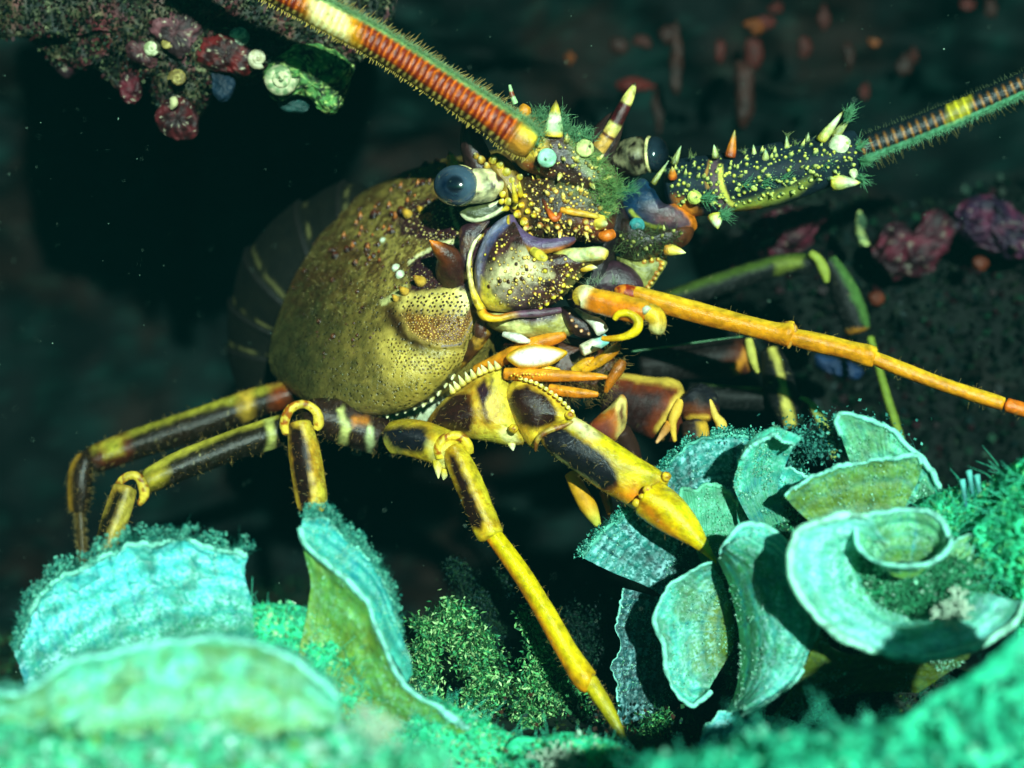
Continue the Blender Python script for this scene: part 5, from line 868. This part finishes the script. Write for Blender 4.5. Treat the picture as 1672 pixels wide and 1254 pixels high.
fan('curled top fan algae between the streaky fan and the tall arched blade', [zz([(1240, 880), (1260, 860), (1290, 850)], 200), zz([(1200, 800), (1225, 790), (1270, 800)], 190), zz([(1205, 760), (1240, 735), (1290, 742)], 205), zz([(1205, 752), (1232, 712), (1272, 700), (1306, 712), (1300, 726)], 226), zz([(1212, 750), (1236, 722), (1270, 716), (1298, 722), (1290, 732)], 250)], c(90, 226, 190), c(60, 150, 110), seed=7, rim=5, chalk=.4, bands=5, wave=1)
fan('tall arched fan algae blade rising at the right', [zz([(1450, 900), (1470, 900), (1500, 900)], 225), zz([(1405, 800), (1450, 820), (1520, 860)], 220), zz([(1378, 725), (1430, 742), (1490, 795), (1532, 850)], 228), zz([(1374, 712), (1364, 684), (1380, 672), (1440, 695), (1490, 735), (1528, 790), (1545, 850)], 246)], c(110, 220, 170), c(110, 150, 60), seed=8, rim=6, chalk=.3, bands=4)
fan('olive green fan algae with a flat edge in front of the arched blade', [zz([(1370, 900), (1400, 895), (1430, 900)], 266), zz([(1330, 860), (1395, 840), (1470, 840)], 250), zz([(1296, 828), (1345, 792), (1425, 772), (1500, 780)], 262), zz([(1282, 812), (1292, 796), (1335, 770), (1400, 752), (1450, 742), (1496, 738), (1506, 750)], 276)], c(110, 170, 80), c(120, 150, 40), seed=9, rim=5, chalk=.15, bands=4, streak=.3)
fan('rounded pale green fan algae lobe beside the claw tip', [zz([(1150, 930), (1175, 935), (1200, 925)], 205), zz([(1125, 870), (1165, 880), (1210, 880)], 214), zz([(1108, 826), (1122, 802), (1160, 797), (1200, 818), (1220, 852)], 214)], c(90, 190, 150), c(70, 160, 110), c(60, 150, 120), seed=10, rim=5, bands=3, streak=.2, chalk=.2, wave=2, rimcol=c(120, 220, 180), dz=-75)
fan('round left fan algae disc with concentric olive rings', [zz([(1196, 1062), (1199, 1040), (1199, 1015), (1192, 985)], 205), zz([(1176, 1095), (1150, 1070), (1144, 1020), (1158, 965), (1178, 945)], 196), zz([(1158, 1125), (1118, 1110), (1102, 1050), (1112, 985), (1140, 942), (1166, 930)], 206), zz([(1162, 1128), (1130, 1146), (1098, 1118), (1078, 1060), (1078, 1005), (1096, 958), (1130, 928), (1166, 918)], 226)], c(90, 216, 190), c(110, 140, 40), seed=11, rim=5, bands=5, chalk=.6, streak=.4, wave=2)
fan('large central fan algae lobe with a rounded pale edge', [zz([(1188, 1165), (1206, 1110), (1208, 1040), (1192, 960), (1172, 912)], 226), zz([(1205, 1160), (1246, 1110), (1252, 1020), (1228, 930), (1186, 892)], 276), zz([(1215, 1160), (1290, 1105), (1308, 1000), (1272, 915), (1216, 874)], 290), zz([(1208, 1168), (1262, 1142), (1315, 1085), (1341, 1005), (1322, 930), (1276, 875), (1215, 862), (1180, 900)], 262)], c(100, 226, 200), c(60, 150, 90), seed=12, rim=7, bands=7, chalk=.7, streak=.4, wave=3, dz=30)
def ringz(cx, cy, rx, ry, z, dz, a0, a1, n=14): return [(cx+rx*math.cos(t), cy+ry*math.sin(t), z+dz*math.sin(t)) for t in np.linspace(a0, a1, n)]
fan('big open bowl shaped fan algae with a thick glowing white rim at the right', [[(1500, 900, 250), (1470, 905, 250), (1450, 920, 250), (1440, 940, 250), (1445, 955, 250), (1455, 970, 250), (1470, 982, 250), (1490, 990, 250), (1515, 985, 250), (1530, 975, 250), (1535, 960, 250)],
    [(1445, 880, 320), (1400, 880, 320), (1360, 898, 318), (1350, 925, 318), (1356, 958, 322), (1380, 990, 330), (1420, 1016, 340), (1475, 1032, 350), (1540, 1024, 350), (1590, 1000, 340), (1612, 970, 330)],
    [(1430, 855, 340), (1370, 856, 342), (1322, 876, 344), (1308, 912, 346), (1318, 958, 350), (1350, 1002, 356), (1398, 1038, 366), (1466, 1062, 380), (1548, 1056, 380), (1622, 1018, 366), (1650, 980, 356)],
    [(1425, 848, 346), (1362, 848, 350), (1308, 868, 354), (1293, 910, 358), (1304, 962, 364), (1338, 1010, 372), (1388, 1049, 382), (1463, 1074, 396), (1553, 1068, 396), (1636, 1026, 380), (1668, 980, 370)]], c(140, 244, 224), c(90, 200, 140), seed=13, rim=9, bands=4, chalk=1, streak=.2, nu=360, thick=3, wave=4, rimcol=c(170, 255, 225), dz=60)
fan('dark olive outer skirt hanging under the big bowl', [zz([(1240, 1200), (1330, 1150), (1420, 1130), (1500, 1130)], 240), zz([(1290, 1130), (1360, 1110), (1450, 1090), (1560, 1090)], 280), zz([(1335, 1040), (1400, 1066), (1500, 1076), (1600, 1055)], 330)], c(100, 130, 40), c(90, 110, 24), c(60, 90, 20), seed=14, rim=0, bands=4, streak=.6, chalk=.1)
fan('small ring shaped fan algae funnel above the big bowl', [ringz(1478, 930, 26, 14, 330, 8, .3, 6.4), ringz(1476, 900, 52, 34, 320, 14, .2, 6.35), ringz(1475, 876, 78, 50, 345, 26, 0, 6.28)], c(110, 214, 150), c(90, 150, 60), seed=15, rim=6, bands=4, chalk=.4, nu=160, dz=60)
fan('small cupped fan algae wedged behind the round left disc and claw tip', [zz([(1225, 905), (1260, 895), (1300, 885)], 150), zz([(1205, 850), (1260, 840), (1330, 850)], 160), zz([(1206, 806), (1232, 778), (1276, 768), (1320, 786), (1346, 838)], 182)], c(70, 214, 190), c(50, 150, 100), seed=16, rim=4, bands=5, chalk=.6)
fan('crumpled pale cyan fan algae scrap below the central lobe', [zz([(1150, 1290), (1200, 1290), (1250, 1290)], 260), zz([(1140, 1230), (1180, 1215), (1230, 1235)], 290), zz([(1150, 1180), (1178, 1160), (1205, 1168), (1238, 1150), (1262, 1180)], 268)], c(110, 235, 235), c(40, 130, 120), seed=17, rim=3, bands=4, chalk=1, wave=7, irr=20)
fan('yellow green fan algae blade at the right edge beside the ring funnel', [zz([(1560, 1000), (1590, 1000), (1620, 990)], 330), zz([(1535, 950), (1575, 940), (1625, 935)], 345), zz([(1548, 900), (1580, 880), (1620, 890), (1640, 915)], 352)], c(130, 200, 110), c(120, 130, 20), seed=18, rim=3, bands=3, chalk=.2)
# ================================================================ TURF
GREENS = [c(30, 110, 60), c(90, 190, 110), c(140, 215, 130), c(60, 150, 100), c(190, 235, 160), c(40, 90, 50)]
def branchy(paths, dens, rad, size, cols, seed, spread=1.):
    rg = np.random.default_rng(seed); o = M()
    for p in paths:
        X = spline(p, dens); t = np.linspace(0, 1, dens); k = 7
        Pb = np.repeat(X, k, 0)+rg.normal(0, 1, (dens*k, 3))*(rad*np.repeat(1.1-t*.6, k))[:, None]; n = fbm(Pb, .05, seed, 3); Pb = Pb[n > .38]; i = rg.integers(0, len(cols), len(Pb))
        o.join(leaves(Pb, size, np.array(cols)[i]*rg.uniform(.5, 1.3, (len(Pb), 1)), rg, None, .2)); o.join(tube([X[0], X[dens//3], X[2*dens//3], X[-1]], [2.5, 2, 1.5, .8], 14, 6, c(30, 60, 30)))
    return o
def bush(label, paths, dens=620, rad=15, size=8.5, cols=GREENS, seed=0, name='feathery_algae', cat='algae'):
    return tag(branchy(paths, dens, rad, size, cols, seed).build(name, MTURF), label, cat, 'feathery turf algae tufts')
bush('feathery green algae tuft leaning left in the bottom centre', [[(840, 1200, 60), (790, 1120, 50), (740, 1040, 46), (676, 1016, 40)], [(830, 1180, 60), (800, 1080, 60), (760, 1010, 50), (720, 985, 40)]], seed=201)
bush('upright feathery green algae tuft just left of the yellow leg', [[(850, 1220, 70), (870, 1120, 70), (880, 1050, 60), (856, 1000, 56)], [(870, 1210, 70), (905, 1120, 60), (895, 1060, 60)]], seed=202)
bush('dark wispy algae tuft standing behind the feathery green ones', [[(790, 1180, -40), (770, 1050, -60), (760, 960, -70), (740, 920, -70)], [(800, 1100, -60), (800, 1000, -60), (812, 940, -70)]], seed=203, cols=[c(14, 50, 40), c(40, 80, 50), c(24, 60, 60)], rad=18, size=5)
bush('dark tuft of algae right of the yellow leg under the streaky fan', [[(980, 1200, 0), (960, 1090, -30), (930, 1000, -50)], [(990, 1200, 0), (990, 1080, -20), (985, 1000, -40)]], seed=204, cols=[c(10, 40, 34), c(24, 70, 50), c(20, 50, 50)], rad=22, size=5)
bush('low green algae tuft at the bottom centre edge', [[(820, 1290, 150), (800, 1220, 140), (760, 1170, 130)], [(860, 1290, 150), (870, 1210, 140), (850, 1160, 130)], [(700, 1290, 150), (730, 1210, 140), (700, 1150, 130)]], seed=205, rad=18)
def mound(label, outline, z, tf, seed, cols, size=9, gap=5.5, amp=22, body=c(50, 190, 140), n2=1, sc=.025):
    o = lump(outline, z, tf, tf*1.5, lambda P: lerp(body, body*1.8, fbm(P, .05, seed)), seed, amp, 5, sc); B = o.bvh()
    for k in range(n2): o.join(cover(B, outline, gap, size, cols, seed+k))
    Q, N, K = onto(B, scatter(outline, gap*1.2, seed+50, .9)); rg = np.random.default_rng(seed); fz = fbm(Q, .02, seed+3, 3) > .45; Q, N = Q[fz], N[fz]
    o.join(hairs(Q, N, size*3.2, .9+z*.001, body*1.3, .6, .5, np.clip(body*2.6+.05, 0, 1)))
    b = kind(o.build('turf_mound', MTURF), 'stuff'); b['label'] = label; return b
BR = [c(70, 210, 140), c(100, 235, 165), c(150, 240, 180), c(40, 170, 110), c(90, 225, 180), c(190, 245, 180)]
mound('bright green turf mound between the left fans', [(200, 1075), (300, 1010), (400, 990), (470, 985), (560, 1030), (640, 1110), (660, 1240), (520, 1300), (300, 1300), (180, 1200)], 300, 40, 221, BR, 8, 4.5)
mound('soft green turf mound at the bottom left edge', [(-80, 1215), (60, 1195), (200, 1210), (330, 1185), (450, 1215), (560, 1190), (660, 1225), (740, 1250), (700, 1600), (-80, 1600)], 780, 60, 222, [c(120, 220, 180), c(170, 250, 225), c(60, 170, 120), c(200, 255, 240), c(120, 190, 90)], 24, 11, 44, body=c(70, 180, 140))
mound('pale green turf mound right of the folded fan', [(640, 1200), (700, 1140), (760, 1160), (850, 1210), (900, 1260), (860, 1440), (640, 1440)], 330, 40, 223, BR+[c(170, 214, 190)], 8, 5)
mound('soft blurred turf mound in the bottom right foreground', [(1000, 1300), (1060, 1235), (1150, 1225), (1230, 1200), (1330, 1195), (1440, 1180), (1530, 1160), (1600, 1130), (1690, 1060), (1800, 1000), (1800, 1600), (1000, 1600)], 760, 90, 224, [c(40, 190, 150), c(80, 235, 190), c(30, 150, 120), c(140, 245, 210), c(16, 110, 90)], 17, 10, 44, body=c(40, 180, 140))
mound('blurred turf mound rising along the right edge', [(1610, 930), (1590, 870), (1630, 820), (1640, 780), (1690, 740), (1800, 720), (1800, 1150), (1660, 1150), (1680, 1040), (1650, 980)], 330, 50, 225, [c(40, 170, 120), c(60, 200, 140), c(100, 214, 140)], 10, 6, 30)
mound('green turf mound behind the small ring funnel', [(1500, 830), (1550, 800), (1600, 790), (1640, 765), (1700, 750), (1700, 960), (1600, 980), (1560, 940), (1500, 900)], 260, 50, 226, BR, 9, 5)
mound('green turf under the right fans', [(1230, 860), (1300, 820), (1400, 840), (1500, 860), (1560, 960), (1480, 1100), (1300, 1020), (1240, 930)], 160, 40, 227, BR, 8, 5, body=c(10, 70, 50))
mound('dark turf hollow under the big bowl', [(1180, 1130), (1300, 1100), (1480, 1090), (1600, 1110), (1640, 1260), (1500, 1300), (1180, 1300)], 140, 40, 228, [c(14, 60, 30), c(40, 80, 24), c(60, 90, 30), c(20, 50, 40)], 9, 6, body=c(8, 24, 16))
# pale branching algae sprigs
def sprig(label, base, n, ln, seed, col=c(190, 226, 200), dirn=(.5, -1, .3), name='coralline_sprig'):
    rg = np.random.default_rng(seed); o = M(); base = np.array(base, float)
    def grow(p, d, l, r, k):
        q = p+d*l; o.join(tube([p, (p+q)/2+rg.normal(0, l*.05, 3), q], [r, r, r*.8], 7, 7, lambda u, a, s, P: lerp(col, col*np.array([1.0, .85, .9]), fbm(P, .2))))
        if k: 
            for s in (-1, 1): dd = d+rg.normal(0, .28, 3)+np.cross(d, (0, 0, 1))*s*.45; grow(q, dd/np.linalg.norm(dd), l*.82, r*.82, k-1)
    for i in range(n):
        d = np.array(dirn)+rg.normal(0, .45, 3); grow(base+rg.normal(0, 6, 3)*[2, 1, 1], d/np.linalg.norm(d), ln*rg.uniform(.7, 1.2), 2.6, 4)
    return tag(o.build(name, MALG), label, 'coralline algae', 'pale branching sprigs')
sprig('pale pinkish branching sprig right of the lower left fan', (580, 1210, 800), 8, 22, 231, dirn=(.8, -.8, 0))
sprig('small pale sprig sticking up between the left fans', (462, 1020, 240), 2, 12, 232, dirn=(.3, -1, 0))
sprig('whitish branching sprig clump at the bottom centre', (900, 1262, 400), 12, 15, 233)
sprig('whitish bushy sprig clump inside the big bowl', (1550, 1015, 400), 16, 13, 234, dirn=(0, -.8, .5))
sprig('faint sprig at the bottom edge left of the centre clump', (690, 1270, 420), 8, 16, 235)

# ================================================================ WATER (even greenish body of water round camera and scene)
bm_ = bpy.data.meshes.new('haze'); x0, x1, y0, y1, z0_, z1_ = -2.4, 2.4, -.72, 1.9, -1.2, 1.3
bm_.from_pydata([(x, y, z) for x in (x0, x1) for y in (y0, y1) for z in (z0_, z1_)], [], [(0, 1, 3, 2), (4, 6, 7, 5), (0, 4, 5, 1), (2, 3, 7, 6), (0, 2, 6, 4), (1, 5, 7, 3)])
hz = bpy.data.objects.new('haze', bm_); scene.collection.objects.link(hz); hz['kind'] = 'stuff'
hm = bpy.data.materials.new('water'); hm.use_nodes = True; hn = hm.node_tree.nodes; hn.remove(hn['Principled BSDF'])
pv = hn.new('ShaderNodeVolumePrincipled'); hm.node_tree.links.new(pv.outputs[0], hn['Material Output'].inputs['Volume'])
pv.inputs['Color'].default_value = (.0015, .021, .022, 1); pv.inputs['Absorption Color'].default_value = (.0, .06, .07, 1); pv.inputs['Density'].default_value = 1.3; pv.inputs['Anisotropy'].default_value = .3
bm_.materials.append(hm)

rg = np.random.default_rng(77); sp_ = M(); k = 1600; P = np.stack([rg.uniform(-300, 2000, k), rg.uniform(-200, 1400, k), rg.uniform(-700, 700, k)], 1)
sp_.join(knobs(P, rg.normal(0, 1, (k, 3)), rg.gamma(1.6, .4, k)*.75, 1.6, c(110, 150, 130), c(160, 190, 170), 5)); kind(sp_.build('marine_snow', MTURF), 'stuff')['label'] = 'fine pale specks drifting in the water'

# dark low growth over the seabed
rg = np.random.default_rng(88); k = 60000; Xg = rg.uniform(-.4, .45, k); Yg = rg.uniform(-.25, .35, k); nn = fbm(np.stack([Xg*1000, Yg*1000, 0*Xg], 1), .03, 90, 3); q = nn > .45; Xg, Yg, nn = Xg[q], Yg[q], nn[q]
P = unW(np.stack([Xg, Yg, ground_h(Xg, Yg)+rg.random(len(Xg))*.012*step(.45, .7, nn)], 1)); cl = np.array([c(14, 50, 34), c(30, 80, 44), c(20, 60, 56), c(50, 70, 30), c(80, 50, 36), c(60, 130, 80)])
kind(leaves(P, 9, cl[rg.integers(0, 6, len(P))]*rg.uniform(.4, 1.2, (len(P), 1)), rg, np.array([0, -.6, .3])).build('seabed_turf', MTURF), 'stuff')['label'] = 'dark low turf scattered over the seabed'
tag(leaves(np.array([1370., 715, 170])+rg.normal(0, 1, (2200, 3))*[46, 18, 20], 6, lerp(c(20, 90, 90), c(90, 190, 170), rg.random(2200)), rg).join(hairs(np.array([1370., 735, 170])+rg.normal(0, 1, (260, 3))*[44, 12, 16], [0, -1, .1], 30, .6, c(50, 130, 120), .35, .2)).build('feathery_algae', MTURF), 'bluish fuzzy tuft behind the olive flat edged fan', 'algae', 'feathery turf algae tufts')
for k, (x, y) in enumerate([(1583, 775), (1596, 782), (1572, 790)]):
    tag(tube([(x+6, y+40, 300), (x, y, 300), (x-2, y-8, 300)], [3, 5, 6.5], 16, 10, lambda u, a, s, P: lerp(c(20, 110, 120), c(110, 220, 210), u)).build('tube_polyp', MALG), ['small teal tube polyp, middle of three on the right mound crest', 'small teal tube polyp, rightmost of three on the right mound crest', 'small teal tube polyp, leftmost of three on the right mound crest'][k], 'polyp', 'tube polyps')

mound('pale green turf filling the hollow of the big bowl', [(1385, 900), (1440, 880), (1520, 885), (1590, 910), (1640, 950), (1600, 1010), (1540, 1035), (1470, 1030), (1410, 985), (1370, 940)], 330, 30, 229, [c(90, 200, 150), c(150, 240, 200), c(50, 140, 90), c(190, 250, 220), c(20, 80, 50)], 8, 4.5, 14, body=c(30, 120, 80))

mound('bright turf showing between the central fan lobes', [(1180, 920), (1230, 930), (1290, 950), (1320, 1020), (1310, 1120), (1200, 1170), (1175, 1000)], 140, 24, 230, BR, 7, 5, 14, body=c(16, 90, 70))
mound('pale green turf at the bottom centre edge', [(820, 1240), (880, 1205), (960, 1200), (1030, 1225), (1080, 1300), (1060, 1500), (800, 1500)], 360, 30, 231, BR+[c(200, 230, 210)], 8, 5, 14)
bush('bushy feathery algae tuft filling the gap beside the folded fan', [[(720, 1240, 90), (700, 1150, 80), (690, 1090, 70), (700, 1040, 66)], [(760, 1240, 90), (770, 1160, 80), (800, 1100, 76)]], seed=206, rad=20)
bush('feathery algae tuft right of the lower yellow leg', [[(940, 1260, 60), (950, 1190, 50), (930, 1130, 40)], [(1040, 1260, 100), (1050, 1210, 90), (1080, 1170, 80)]], seed=207, rad=16, cols=GREENS[:4]+[c(14, 60, 50)])
